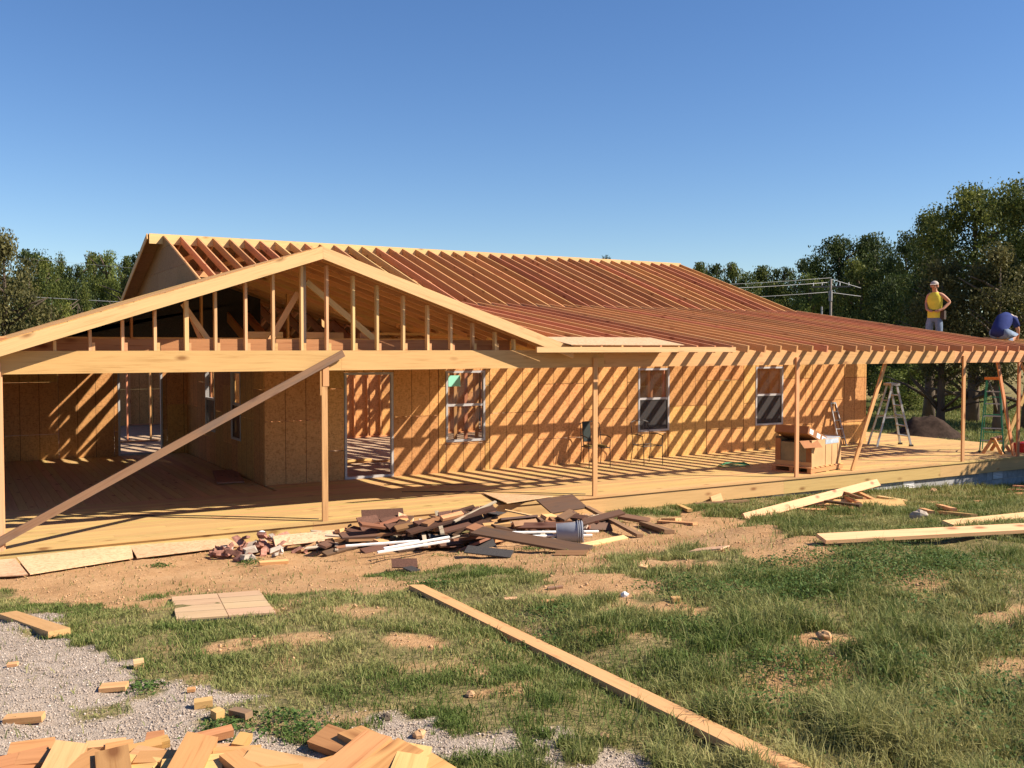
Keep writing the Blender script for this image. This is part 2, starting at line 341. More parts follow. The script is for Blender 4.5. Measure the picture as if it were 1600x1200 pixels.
for nm, arr in (('gravel', ga), ('dirt', da)):
    a = me.attributes.new(nm, 'FLOAT', 'POINT'); a.data.foreach_set('value', arr.astype(np.float32))
me.polygons.foreach_set('use_smooth', np.ones(len(q), bool))
tag(add('ground', me), kind='structure')

# ------------------------------------------------------------------ porch deck
deck = empty('porch_deck', (7, 0, -.4), 'long low porch deck of new yellowish boards running along the house front', 'deck')
XL, XR = -5.2, 19.7
def board_row(y0, y1, xa, xb, k):
    x = xa - (k*1.37 % 4.88)
    while x < xb:
        a, b_ = max(x, xa), min(x+4.88, xb)
        if b_-a > .15: slab('deck_board', (a+.0015, y0, -.036+rnd.uniform(-.0015, .0015)), (b_-.0015, y1, 0.0), 'treated', deck)
        x += 4.88
k = 0; y = -.045
while y < 3.3:
    board_row(y, y+.139, XL, XR, k); y += .1435; k += 1
yA = y
while y < 4.14:
    board_row(y, y+.139, .17, XR, k); y += .1435; k += 1
while y < 9.0:
    board_row(y, y+.139, 17.05, XR, k); y += .1435; k += 1
x = XL
while x < .10:
    lumber('deck_board', (x+.07, yA, 0), (x+.07, 10.98, 0), .036, .139, 'treated', deck, anchor=1.0); x += .1435
x = XL
while x < XR:
    slab('fascia_board', (x+.001, -.02, -.315), (min(x+4.88, XR)-.001, .018, -.037), 'treated', deck); x += 4.88
lumber('fascia_board', (XR, -.0, -.037), (XR, 9.0, -.037), .278, .038, 'treated', deck, anchor=1.0)
# block foundation under the right half, with crawl space vents
VENT = [hit(x, 772, 1, .06).x for x in (1216, 1418, 1557)]
for r_ in range(4):
    x = 6.0 + (.2 if r_ % 2 else 0)
    while x < XR-.1:
        z1 = -.318-.2*r_
        if not (r_ == 0 and any(abs(x+.195-v_) < .3 for v_ in VENT)):
            slab('foundation_block', (x+.004, .05+rnd.uniform(0, .004), z1-.19), (x+.386, .24, z1), 'concrete', deck)
        elif True:
            for v_ in VENT:
                a, b_ = x+.004, x+.386; l, h = v_-.2, v_+.2
                if b_ > l and a < h:
                    if a < l-.02: slab('foundation_block', (a, .05, z1-.19), (l, .24, z1), 'concrete', deck)
                    if b_ > h+.02: slab('foundation_block', (h, .05, z1-.19), (b_, .24, z1), 'concrete', deck)
        x += .39
slab('mortar_backing', (6.0, .062, -1.15), (XR-.02, .23, -.33), 'mortar', deck)
for v_ in VENT:
    w = slab('crawl_vent', (v_-.19, .04, -.505), (v_+.19, .06, -.325), 'vinyl', deck)
    for i in range(5): lumber('louvre', (v_-.18, .035, -.485+.035*i), (v_+.18, .035, -.485+.035*i), .018, .014, 'white_paint', w, up=(0, -.6, 1))

# ------------------------------------------------------------------ house
house = empty('house', (8, 4.2, 0), 'one storey timber house under construction with bare rafters and bare sheathed walls', 'house')
YW, YR_, HT = 4.2, 11.0, 2.44
# floor
slab('subfloor', (.17, YW+.02, -.05), (16.9, 20.8, -.012), 'subfloor', house)
slab('subfloor', (-5.2, YR_+.02, -.05), (.165, 20.8, -.010), 'subfloor', house)
def panels(origin, ex, ax_len, z0, z1, openings, mat='osb', thick=.011, step=1.2192, hs=None, parent=house, ph=0.0, gap=.005):
    """Sheathing panels on a wall running from origin along unit ex; openings are (s0,s1,z0,z1)."""
    ex = Vector(ex); o0 = Vector(origin); nrm = Vector((0, 0, 1)).cross(ex)
    cuts = sorted(set([0, ax_len]+[c for c in np.arange(step-ph, ax_len, step)]+[v_ for o in openings for v_ in o[:2]]))
    cuts = [c for i, c in enumerate(cuts) if i == 0 or c-cuts[i-1] > .03]
    for i in range(len(cuts)-1):
        a, b_ = cuts[i], cuts[i+1]; mid = (a+b_)/2
        zz = [z0] + ([.62 if int(mid/step) % 2 else 1.24] if hs is None else list(hs)) + [z1]
        if hs is None and int(mid/step) % 2: zz.insert(2, 1.84)
        for j in range(len(zz)-1):
            segs = [(zz[j], zz[j+1])]
            for (s0, s1, q0, q1) in openings:
                if s0-.01 < mid < s1+.01:
                    ns = []
                    for (c, d) in segs:
                        if q1 <= c or q0 >= d: ns.append((c, d)); continue
                        if q0 > c+.02: ns.append((c, q0))
                        if q1 < d-.02: ns.append((q1, d))
                    segs = ns
            for (c, d) in segs:
                L = round(b_-a-gap, 3); H = round(d-c-gap, 3); key = ('p', L, H, mat, thick)
                if key not in CACHE: CACHE[key] = pydata('panel', boxv(0, L, -thick, 0, 0, H), BOXF, mat)
                mm = Matrix.Identity(4); p = o0+ex*(a+.0025)+Vector((0, 0, c+.0025))+nrm*rnd.uniform(0, .002)
                for r_ in range(3): mm[r_][0], mm[r_][1], mm[r_][2], mm[r_][3] = ex[r_], nrm[r_], (0, 0, 1)[r_], p[r_]
                add('sheathing_panel', CACHE[key], parent, mm)
def studs(p0, p1, z1=HT, sp=.406, skip=(), mat='pine_red', d=.089):
    p0, p1 = Vector(p0), Vector(p1); L = (p1-p0).length; e = (p1-p0).normalized()
    lumber('plate', p0+Vector((0, 0, z1-.02)), p1+Vector((0, 0, z1-.02)), .038, d, mat, house); lumber('plate', p0+Vector((0, 0, z1+.02)), p1+Vector((0, 0, z1+.02)), .038, d, mat, house)
    lumber('plate', p0+Vector((0, 0, .02)), p1+Vector((0, 0, .02)), .038, d, mat, house)
    s = .02
    while s < L:
        if not any(a < s < b_ for a, b_ in skip):
            p = p0+e*s; lumber('wall_stud', p+Vector((0, 0, .04)), p+Vector((0, 0, z1-.04)), .038, d, mat, house, up=e)
        s += sp
OPF = [(1.76, 2.80, 0.0, 2.12), (3.99, 4.92, .63, 2.13), (9.02, 9.95, .63, 2.13), (12.76, 13.72, .63, 2.13)]
opf = [(a-.16, b_-.16, c, d) for a, b_, c, d in OPF]
panels((.16, YW, -.03), (1, 0, 0), 16.74, 0.0, 2.56, [(a, b_, c+.03, d+.03) for a, b_, c, d in opf], gap=.013)
studs((.2, YW+.058, 0), (16.88, YW+.058, 0), skip=[(a-.22, b_-.18) for a, b_, c, d in OPF])
for a, b_, c, d in OPF:
    for xx in (a-.02, b_+.02): lumber('wall_stud', (xx, YW+.058, .04), (xx, YW+.058, HT-.04), .038, .089, 'pine', house, up=(1, 0, 0))
    slab('window_header', (a-.04, YW+.014, d+.012), (b_+.04, YW+.1, HT-.045), 'pine', house)
# return wall beside the recess, recess wall, right, back
OPR = [(5.86, 6.62, .70, 2.13), (8.03, 8.95, .72, 2.13)]
panels((.165, YR_, -.03), (0, -1, 0), YR_-YW+.01, 0.0, 2.5, [(YR_-b_, YR_-a, c+.03, d+.03) for a, b_, c, d in OPR])
studs((.22, YW+.12, 0), (.22, YR_, 0), skip=[(a-YW-.12, b_-YW-.12) for a, b_, c, d in OPR], sp=.61)
OPD = (-1.45, -.42, 0.0, 2.10)
panels((-5.2, YR_, -.03), (1, 0, 0), 5.36, 0.0, 2.62, [(OPD[0]+5.2, OPD[1]+5.2, 0, 2.13)])
panels((16.9, YW, -.03), (0, 1, 0), 16.6, 0.0, 2.56, [(5, 6, .7, 2.1)], hs=[1.24])
panels((16.9, 20.8, -.03), (-1, 0, 0), 22.1, 0.0, 2.6, [(2, 3, .7, 2.1), (9.6, 11.0, .7, 2.1), (14, 15, .7, 2.1)], hs=[1.24])
studs((.3, 20.7, 0), (16.8, 20.7, 0), sp=.61)
studs((.3, 12.6, 0), (9.5, 12.6, 0), skip=[(5.9, 6.9)], sp=.406); studs((9.6, 4.4, 0), (9.6, 14, 0), sp=.61, skip=[(3, 4)]); studs((6.8, 4.4, 0), (6.8, 12.5, 0), sp=.61, skip=[(2.6, 3.6)])
studs((-5, 14.5, 0), (.1, 14.5, 0), sp=.61); studs((10, 12, 0), (16.8, 12, 0), sp=.61)
panels((1.2, 12.66, 0), (1, 0, 0), 8.0, 0.0, 2.4, [], hs=[1.24], mat='osb')
# windows and door frames
def frame_at(kind, p, ex, w, z0, z1, dbl=True, screen=True):
    ex = Vector(ex); nn = Vector((0, 0, 1)).cross(ex)          # nn points indoors for ex=+X
    o = Vector(p)
    def B(name, s0, s1, c, d, t0, t1, mat, par):
        mb = MB(); pts = []
        for q in boxv(s0, s1, t0, t1, c, d): pts.append(o+ex*q[0]+nn*q[1]+Vector((0, 0, q[2])))
        mb.V = pts; mb.F = BOXF; return mb.build(name, mat, par)
    f = .045
    root = B(kind+'_frame' if kind == 'door' else 'window', 0, f, z0, z1, -.022, .06, 'vinyl', house)
    B('frame_side', w-f, w, z0, z1, -.022, .06, 'vinyl', root)
    B('head', f, w-f, z1-f, z1, -.022, .06, 'vinyl', root); B('sill', f, w-f, z0, z0+f, -.026, .06, 'vinyl', root)
    if dbl:
        zm = (z0+z1)/2+.03
        B('meeting_rail', f, w-f, zm-.03, zm+.02, -.008, .05, 'vinyl', root)
        B('pane', f, w-f, zm+.02, z1-f, .03, .034, 'glass', root); B('pane', f, w-f, z0+f, zm-.03, .018, .022, 'glass', root)
        if screen: B('insect_screen', f, w-f, z0+f, zm-.03, .004, .006, 'screen', root)
    return root
for i, (a, b_, c, d) in enumerate(OPF[1:]): frame_at('window', (a, YW, 0), (1, 0, 0), b_-a, c+.003, d-.003, True, i > 0)
for a, b_, c, d in OPR: frame_at('window', (.165, b_, 0), (0, -1, 0), b_-a, c, d)
frame_at('door', (OPF[0][0], YW, 0), (1, 0, 0), OPF[0][1]-OPF[0][0], 0.003, 2.117, False)
frame_at('door', (OPD[0], YR_, 0), (1, 0, 0), OPD[1]-OPD[0], 0.003, 2.1, False)
w0 = bpy.data.objects['window']
slab('glass_sticker', (4.06, YW+.012, 1.80), (4.34, YW+.0155, 2.03), 'green_label', w0)
# main roof: front rafters bare, back slope sheathed
RY, RZ, SL = 12.5, 5.53, .34
def zmain(y): return RZ-SL*abs(RY-y)
KX = [-.05+.4215*k for k in range(42)]
lumber('ridge_board', (-.42, RY, RZ+.035), (8.4, RY, RZ+.035), .26, .038, 'pine_pale', house, anchor=1.0)
lumber('ridge_board', (8.402, RY, RZ+.035), (17.25, RY, RZ+.035), .26, .038, 'pine_pale', house, anchor=1.0)
for k, x in enumerate(KX):
    j = rnd.uniform(-.012, .012)
    lumber('rafter', (x+j, RY-.02, RZ), (x, YW-.02, zmain(YW)+.01), .19, .038, 'pine_red' if rnd.random() < .8 else 'pine', house, anchor=1.0)
    lumber('rafter', (x, RY+.02, RZ), (x, 21.1, zmain(21.1)), .19, .038, 'pine_red', house, anchor=1.0)
    if k % 3 == 1:
        lumber('collar_tie', (x+.04, RY-1.3, RZ-.62), (x+.04, RY+1.3, RZ-.62), .12, .035, 'pine', house)
    if k % 4 == 2:
        lumber('ceiling_joist', (x+.06, YW+.1, HT+.13), (x+.06, 12.4, HT+.13), .14, .038, 'pine', house)
    if k % 5 == 3:
        lumber('roof_strut', (x+.05, RY-2.6, HT+.1), (x+.05, RY-2.3, zmain(RY-2.3)-.14), .09, .038, 'pine', house, up=(1, 0, 0))
cs = math.sqrt(1+SL*SL); bdir = Vector((0, 1, -SL)).normalized()
lumber('purlin', (.2, RY-2.5, zmain(RY-2.5)-.30), (17.1, RY-2.5, zmain(RY-2.5)-.30), .14, .04, 'pine', house)
i = 0
while True:                                           # back slope panels
    s0 = i*1.22
    if s0 > 8.8*cs: break
    x = -.45-(1.22 if i % 2 else 0)
    while x < 17.25:
        a, b_ = max(x, -.45)+.002, min(x+2.44, 17.27)-.002
        L = round(b_-a, 3); key = ('rp', L)
        if key not in CACHE: CACHE[key] = pydata('roof_panel', boxv(0, L, .002, 1.216, 0, .012), BOXF, 'osb_shaded')
        mm = Matrix.Identity(4); p = Vector((a, RY, RZ+.004))+bdir*s0+Vector((0, .004, 0)); zz = Vector((1, 0, 0)).cross(bdir)
        for r_ in range(3): mm[r_][0], mm[r_][1], mm[r_][2], mm[r_][3] = (1, 0, 0)[r_], bdir[r_], zz[r_], p[r_]
        add('roof_panel', CACHE[key], house, mm); x += 2.44
    i += 1
lumber('barge_board', (-.47, RY+.01, RZ+.03), (-.47, 21.1, zmain(21.1)+.03), .15, .025, 'pine', house, anchor=1.0)
# gable sheathing above the wing roof, plates below it
def poly_panel(name, pts, t, mat, parent=house, nrm=(-1, 0, 0)):
    nv = len(pts); nn = Vector(nrm)*t; V = [Vector(p) for p in pts]+[Vector(p)+nn for p in pts]
    Fc = [tuple(range(nv-1, -1, -1)), tuple(range(nv, 2*nv))]+[(i, (i+1) % nv, nv+(i+1) % nv, nv+i) for i in range(nv)]
    return add(name, pydata(name, V, Fc, mat), parent)
XG = -.075
zr = [4.06, 4.6, 5.2, 5.52]
for i in range(3):
    za, zb = zr[i]+.003, zr[i+1]-.003
    ya0, ya1 = RY-(RZ-za)/SL, RY+(RZ-za)/SL; yb0, yb1 = RY-(RZ-zb)/SL, RY+(RZ-zb)/SL
    cutsy = [ya0]+[c for c in (8.3+.6*(i % 2), 10.74+.6*(i % 2), 13.18+.6*(i % 2), 15.6) if yb0+.1 < c < yb1-.1]+[ya1]
    for j in range(len(cutsy)-1):
        c0, c1 = cutsy[j]+.003, cutsy[j+1]-.003
        poly_panel('gable_panel', [(XG, c0, za), (XG, c1, za), (XG, yb1 if j == len(cutsy)-2 else c1, zb), (XG, yb0 if j == 0 else c0, zb)], .011, 'osb_shaded')
for z, w_ in ((2.50, .10), (2.93, .17), (3.41, .30), (3.97, .17)): lumber('gable_plate', (.02, 6.6, z), (.02, 15.0, z), w_, .038, 'pine_red', house)
for y in (7.4, 9.05, 10.6): lumber('gable_stud', (.02, y, 2.5), (.02, y, min(3.95, zmain(y)-.2)), .038, .089, 'pine_red', house, up=(1, 0, 0))
# porch roof: long low rafters lying out from the main slope over the beam
PS = (3.74-2.65)/7.7
WX, WZ, WS = -.22, 4.09, .335
def zporch(y): return 2.65+PS*(y+.5)
def zwing(x): return WZ-WS*abs(x-WX)
for k, x in enumerate(KX):
    x2 = x+.045
    y0 = -.5 if x2 > 3.95 else max(-.5, (zwing(x2)+.02-2.65)/PS-.5)
    if y0 > 6.6 or x2 < .5: continue
    jj = rnd.uniform(-.012, .012)
    p0 = Vector((x2+jj, 7.15, zporch(7.15)+.004)); p1 = Vector((x2-jj*.5, y0+rnd.uniform(-.012, .012), zporch(y0))); L = round((p1-p0).length, 3)
    mt_ = 'pine_red' if rnd.random() < .75 else 'pine'; key = ('pr', L, mt_, y0 < 0)
    if key not in CACHE:                                   # deep rafter, notched down over the beam to a shallow tail
        pf = [(0, 0), (L, 0), (L, -.13), (L-.62, -.13), (L-.86, -.185), (0, -.185)] if y0 < 0 else [(0, 0), (L, 0), (L, -.185), (0, -.185)]
        nv = len(pf); V = [(q_[0], -.019, q_[1]) for q_ in pf]+[(q_[0], .019, q_[1]) for q_ in pf]
        CACHE[key] = pydata('porch_rafter', V, [tuple(range(nv-1, -1, -1)), tuple(range(nv, 2*nv))]+[(i, (i+1) % nv, nv+(i+1) % nv, nv+i) for i in range(nv)], mt_)
    ex = (p1-p0).normalized(); ey = Vector((0, 0, 1)).cross(ex).normalized(); ez = ex.cross(ey); mm = Matrix.Identity(4)
    for r_ in range(3): mm[r_][0], mm[r_][1], mm[r_][2], mm[r_][3] = ex[r_], ey[r_], ez[r_], p0[r_]
    add('porch_rafter', CACHE[key], house, mm)
for x in (17.66, 18.08, 18.5): lumber('porch_rafter', (x, 1.2, zporch(1.2)), (x, -.5, zporch(-.5)), .14, .038, 'pine', house, anchor=1.0)
for (xa, xb, yy) in ((1.6, 5.6, 2.52), (5.6, 9.3, 2.63), (9.3, 12.4, 2.54), (12.4, 17.2, 2.55), (13.6, 17.2, 1.62), (14.3, 17.2, 2.16)):
    lumber('rafter_tie', (xa, yy, zporch(yy)-.212), (xb, yy, zporch(yy)-.212), .045, .12, 'pine', house)
# beam, its inner mate, side beam, joists
x = -4.75; XB = 18.75
for L in (4.9, 4.88, 4.88, 4.88, 3.96):
    slab('beam', (x+.001, 0, 2.27), (x+L-.001, .09, 2.57), 'pine', house); x += L
lumber('inner_beam', (-4.7, .36, 2.74), (3.3, .36, 2.74), .20, .038, 'pine_orange', house, anchor=1.0)
lumber('side_beam', (18.7, .095, 2.57), (18.7, 8.0, 2.57), .29, .06, 'pine', house, anchor=1.0)
for y in (2.9, 5.6, 8.0): lumber('cross_joist', (16.95, y, 2.57), (18.66, y, 2.57), .14, .038, 'pine', house, anchor=1.0)
for i in range(5): slab('staging_plank', (17.33, .5+.34*i*1.35, 2.575), (18.66, .76+.34*i*1.35, 2.61), 'weathered', house)
slab('staging_plank', (17.33, 2.72, 2.575), (18.66, 3.1, 2.611), 'weathered', house)
lumber('side_post', (18.7, 7.9, 0), (18.7, 7.9, 2.28), .089, .089, 'pine', house, up=(1, 0, 0))
# posts nailed to the face of the beam, and temporary braces
for x, top, mt_ in ((-4.47, 2.42, 'pine_pale'), (4.82, 2.44, 'pine'), (9.78, 2.42, 'pine'), (15.1, 2.43, 'pine'), (17.2, 2.26, 'pine_red'), (-.13, 2.03, 'pine')):
    lumber('post', (x, -.024, 0.0), (x, -.024, top), .089, .04, mt_, house, up=(1, 0, 0))
lumber('post_scab', (-.108, -.024, 2.035), (-.108, -.024, 2.42), .095, .041, 'pine', house, up=(1, 0, 0))
lumber('post_scab', (-.187, -.0241, 1.9), (-.187, -.0241, 2.4), .02, .038, 'pine_red', house, up=(1, 0, 0))
lumber('post', (-4.45, .07, 0), (-4.45, .07, 2.27), .089, .089, 'pine_pale', house, up=(1, 0, 0))
lumber('brace', (-4.62, -.068, .06), (.16, -.068, 2.53), .105, .038, 'weathered', house)
lumber('brace', (11.6, .13, .0), (12.6, .13, 2.268), .089, .038, 'pine_red', house)
lumber('brace', (17.32, .15, .0), (16.62, .15, 2.268), .089, .038, 'pine_red', house)
lumber('brace', (17.5, .6, .0), (18.5, .3, 2.268), .089, .038, 'pine', house)
lumber('brace', (18.66, .2, .9), (17.6, .2, 2.268), .06, .038, 'pine', house)
# eave: a fascia board and one roof sheet
slab('eave_fascia', (3.3, -.545, 2.535), (7.63, -.51, 2.625), 'pine_pale', house)
pd = Vector((0, 1, PS)).normalized(); pn = Vector((1, 0, 0)).cross(pd)
for (x0, L, d0, w) in ((4.0, 2.435, 0, 1.0),):
    me = pydata('roof_sheet', boxv(0, L, 0, w, 0, .012), BOXF, 'osb_pale'); mm = Matrix.Identity(4); p = Vector((x0, -.5, zporch(-.5)+.003))+pd*d0
    for r_ in range(3): mm[r_][0], mm[r_][1], mm[r_][2], mm[r_][3] = (1, 0, 0)[r_], pd[r_], pn[r_], p[r_]
    tag(add('roof_sheet', me, house, mm), 'pale pink sheathing sheet at the eave')
# porch wing: gable facing the yard
for sgn, xe in ((1, 4.2), (-1, -4.8)):
    ye = (8.7 if sgn > 0 else 11.0); y = -.02; first = True
    poly = [(WX+.001*sgn, -.232, WZ+.005), (xe, -.232, zwing(xe)+.005), (xe, -.232, zwing(xe)-.175), (WX+.001*sgn, -.232, WZ-.175)]
    c0 = Vector(poly[0]); ang = Matrix.Rotation(math.atan(WS)*sgn if sgn > 0 else math.pi-math.atan(WS), 4, 'Y')
    inv = ang.inverted(); V = [inv @ (Vector(p)-c0) for p in poly]+[inv @ (Vector(p)-c0)+Vector((0, -.038, 0)) for p in poly]
    add('rake_board', pydata('rake_board', V, [(0, 1, 2, 3), (7, 6, 5, 4), (0, 4, 5, 1), (1, 5, 6, 2), (2, 6, 7, 3), (3, 7, 4, 0)], 'pine_pale'), house, Matrix.Translation(c0) @ ang)
    while y < ye:
        xs = xe
        if sgn > 0 and zporch(y) > zwing(xe): xs = WX+(WZ-zporch(y))/WS
        if y > 4.3 and sgn > 0: xs = WX+max(.05, (WZ-zmain(y))/WS)
        if abs(xs-WX) > .4:
            lumber('wing_rafter', (WX+.02*sgn, y, WZ), (xs, y, zwing(xs)), .165, .038, 'pine', house, anchor=1.0)
        y += .41
    sd = Vector((sgn, 0, -WS)).normalized()
    y = -.23
    while y < ye:
        y1 = min(y+(1.22 if y > 0 else .38), ye); ym = (y+y1)/2
        def xlim(yy):
            if sgn < 0: return xe
            if yy < .15: return xe
            return 4.45 if yy < 4.3 else WX+min(4.7, max(.34, (WZ-zmain(yy))/WS))
        xa, xb = xlim(y+.003), xlim(y1-.003)
        for (f0, f1) in ((0, .5), (.5, 1.0)):
            gap = .003
            P = [(WX+(xa-WX)*f0+gap*sgn, y+.003), (WX+(xb-WX)*f0+gap*sgn, y1-.003), (WX+(xb-WX)*f1-gap*sgn, y1-.003), (WX+(xa-WX)*f1-gap*sgn, y+.003)]
            V = [(px, py, zwing(px)+.004) for px, py in P]+[(px, py, zwing(px)+.016) for px, py in P]
            Fc = [(0, 1, 2, 3), (7, 6, 5, 4), (0, 4, 5, 1), (1, 5, 6, 2), (2, 6, 7, 3), (3, 7, 4, 0)]
            add('roof_panel', pydata('roof_panel', V, Fc, 'osb'), house)
        y = y1
lumber('wing_ridge', (WX, -.22, WZ-.003), (WX, 11.0, WZ-.003), .19, .036, 'pine_red', house, anchor=1.0)
for x in (-3.79, -3.36, -2.95, -2.53, -2.11, -1.71, -1.28, -.88, -.45, -.06, .36, .75, 1.19, 1.61, 2.02, 2.42, 2.84, 3.2):
    zt = zwing(x)-.19
    if zt-2.6 > .05:
        wd_ = .055 if abs(x+2.11) < .01 else .038
        lumber('gable_stud', (x, .05, 2.571), (x, .05, zt), wd_, .085, 'pine_pale', house, up=(1, 0, 0))
        if zt > 2.78: slab('cleat', (x+.022, .012, 2.571), (x+.06, .088, 2.571+.11), 'pine', house)
lumber('king_post', (-.32, .33, 2.575), (-.32, .33, 3.86), .045, .09, 'grey_board', house, up=(1, 0, 0))
lumber('gable_brace', (-.25, .42, 3.62), (1.05, .42, 2.6), .089, .038, 'pine_pale', house)
lumber('gable_brace', (-.36, .5, 3.45), (-.85, .5, 2.62), .089, .038, 'pine', house)
lumber('gable_brace', (-2.05, .55, 3.25), (-1.62, .55, 2.62), .07, .038, 'pine_pale', house)
lumber('gable_brace', (-1.95, .75, 3.2), (-1.75, .75, 2.7), .05, .038, 'pine', house)
for x in (-3.3, -2.2, -1.0, .6): lumber('attic_stud', (x, 4.1, 2.4), (x, 4.1, zwing(x)-.18), .038, .089, 'pine_red', house, up=(1, 0, 0))
lumber('attic_tie', (-4.6, 4.2, 2.75), (4.3, 4.2, 2.75), .10, .038, 'pine', house)
for i, (x, y) in enumerate(((-.9, 1.6), (-.6, 1.65), (.1, 1.6), (.5, 1.75), (1.1, 1.7))):
    lumber('attic_block', (x, y, 2.82), (x+.34, y+rnd.uniform(-.1, .1), 2.82), .10, .09, 'pine_pale', house)
lumber('attic_tie', (-1.6, 1.62, 2.70), (3.4, 1.62, 2.70), .13, .06, 'pine', house)
for y in (1.62, 4.2, 7.0): lumber('attic_tie', (-4.6, y, 2.57), (.1, y, 2.57), .14, .038, 'pine_red', house, anchor=1.0)
# left carrier of the wing roof
lumber('side_beam', (-4.68, .1, 2.57), (-4.68, 11, 2.57), .29, .08, 'pine', house, anchor=1.0)

panels((-5.2, 3.6, -.03), (0, 1, 0), 7.38, 0.0, 2.6, [(2.4, 3.4, .75, 2.1)], hs=[1.24])  # unseen wall added to keep side light out of the recess
studs((-5.14, 3.7, 0), (-5.14, 10.9, 0), sp=.61, skip=[(2.3, 3.3)])

poly_panel('attic_dark_sheet', [(-4.62, 6.0, 2.6), (.62, 6.0, 2.6), (.62, 6.0, zwing(.62)-.19), (WX, 6.0, WZ-.2), (-4.62, 6.0, zwing(-4.62)-.17)], .012, 'shingle', house, (0, 1, 0))  # black sheet added for the darkness behind the left gable studs

# ------------------------------------------------------------------ things on the deck
def cyl(mb, c, r0, r1, h, n_=24): return mb.tube([c, Vector(c)+Vector((0, 0, h))], [r0, r1], n_)
def xf(loc, yaw): return Matrix.Translation(Vector(loc)) @ Matrix.Rotation(yaw, 4, 'Z')
def rooted(name, loc, yaw, label, cat, group=None):
    o = add(name, None, None, xf(loc, yaw)); o.empty_display_size = .2; return tag(o, label, cat, group)
def part(mb, name, mat, root, smooth=False):
    return mb.build(name, mat, root, smooth, WM[root.name])
# pallet, open carton on it, flat box tipped on top
pc = Vector((10.93, .74, 0)); pyaw = R(13)
pal = rooted('pallet', pc, pyaw, 'small wooden shipping pallet on the deck under the big carton', 'pallet')
for i in range(7): part(MB().box((-.68+.2*i, -.47, .11), (-.68+.2*i+.13, .47, .128)), 'slat', 'pine', pal)
for yy in (-.46, -.045, .37): part(MB().box((-.68, yy, .018), (.65, yy+.09, .108)), 'runner', 'pine_red', pal)
for xx in (-.68, -.08, .52): part(MB().box((xx, -.47, 0), (xx+.13, .47, .016)), 'bottom_slat', 'pine_red', pal)
car = rooted('carton', pc+Vector((0, 0, .13)), pyaw, 'big torn brown cardboard carton standing open on the pallet', 'carton')
part(MB().box((-.60, -.43, 0), (.62, -.424, .56)), 'front_wall', 'card', car)
part(MB().box((-.60, .424, 0), (.62, .43, .60)), 'back_wall', 'card', car)
part(MB().box((.614, -.423, 0), (.62, .423, .60)), 'side_wall', 'card', car)
part(MB().box((-.60, -.423, 0), (-.594, .423, .10)), 'side_wall', 'card', car)
for (a, b_) in ((-.423, -.30), (.30, .423)): part(MB().box((-.60, a, .102), (-.594, b_, .56)), 'side_wall', 'card_dark', car)
part(MB().bar((-.62, -.36, .56), (-.66, -.50, .42), .003, .5, up=(0, 0, 1)), 'torn_flap', 'card_dark', car)
f_ = MB(); f_.V = [Vector(q_) for q_ in ((-.2, -.432, .555), (.62, -.432, .555), (.66, -.50, .60), (-.16, -.52, .50))]; f_.F = [(0, 1, 2, 3)]
f_.V += [q_+Vector((0, .004, .005)) for q_ in f_.V]; f_.F += [(7, 6, 5, 4), (0, 4, 5, 1), (1, 5, 6, 2), (2, 6, 7, 3), (3, 7, 4, 0)]
f2 = MB(); f2.box((-.05, -.436, .45), (.5, -.431, .55)); part(f2, 'plastic_edge', 'plastic_wrap', car)
part(MB().box((-.05, -.41, .50), (.6, .41, .575)), 'wrapped_stack', 'plastic_wrap', car); part(MB().box((-.585, -.40, .01), (.6, .40, .495)), 'packed_stack', 'foam', car)
for xx in (-.05, .22, .46): part(MB().box((xx, -.437, .01), (xx+.006, -.4305, .43)), 'crease', 'card_dark', car)
fb = add('flat_box', None, None, xf(pc+Vector((-.34, -.06, .73)), pyaw) @ Matrix.Rotation(R(20), 4, 'Y')); tag(fb, 'flat brown cardboard box tipped on top of the big carton', 'box')
part(MB().box((-.36, -.40, -.02), (.42, .38, .14)), 'body', 'card_dark', fb)
for xx in (-.30, 0, .22): part(MB().box((xx, -.404, .01), (xx+.15, -.4005, .11)), 'paper_label', 'paper', fb)
# wire chairs
def chair(loc, yaw, label, padded):
    c = rooted('metal_chair', loc, yaw, label, 'chair', 'wire chairs on the porch')
    r = .009
    for s in (-1, 1):
        part(MB().tube([(s*.25, -.24, 0), (s*.25, -.22, .42), (s*.27, -.20, .63)], r), 'leg', 'iron', c)
        part(MB().tube([(s*.25, .30, 0), (s*.24, .22, .42), (s*.23, .33, .92)], r), 'leg', 'iron', c)
        part(MB().tube([(s*.27, -.22, .64), (s*.28, 0, .67), (s*.24, .27, .66)], r*1.2), 'armrest', 'iron', c)
    part(MB().tube([(-.23, .33, .92), (-.1, .35, .96), (.1, .35, .96), (.23, .33, .92)], r), 'top_rail', 'iron', c)
    part(MB().tube([(-.25, -.22, .42), (.25, -.22, .42), (.24, .22, .42), (-.24, .22, .42), (-.25, -.22, .42)], r), 'seat_frame', 'iron', c)
    for i in range(5): part(MB().tube([(-.2+.1*i, -.22, .42), (-.2+.1*i, .22, .42), (-.18+.09*i, .33, .93)], .004, 5), 'seat_wire', 'iron', c)
    if padded:
        part(MB().box((-.20, -.18, .43), (.20, .2, .465)), 'cushion', 'cushion', c)
        mb = MB(); mb.bar((-.10, .25, .52), (-.08, .36, .955), .05, .17, up=(0, 1, 0)); part(mb, 'draped_jacket', 'dark_fabric', c)
chair((7.35, 3.55, 0), R(-12), 'black metal armchair with a dark cushion and cloth draped over its back', True)
chair((8.60, 3.30, 0), R(-4), 'bare black wire chair standing below the middle window', False)
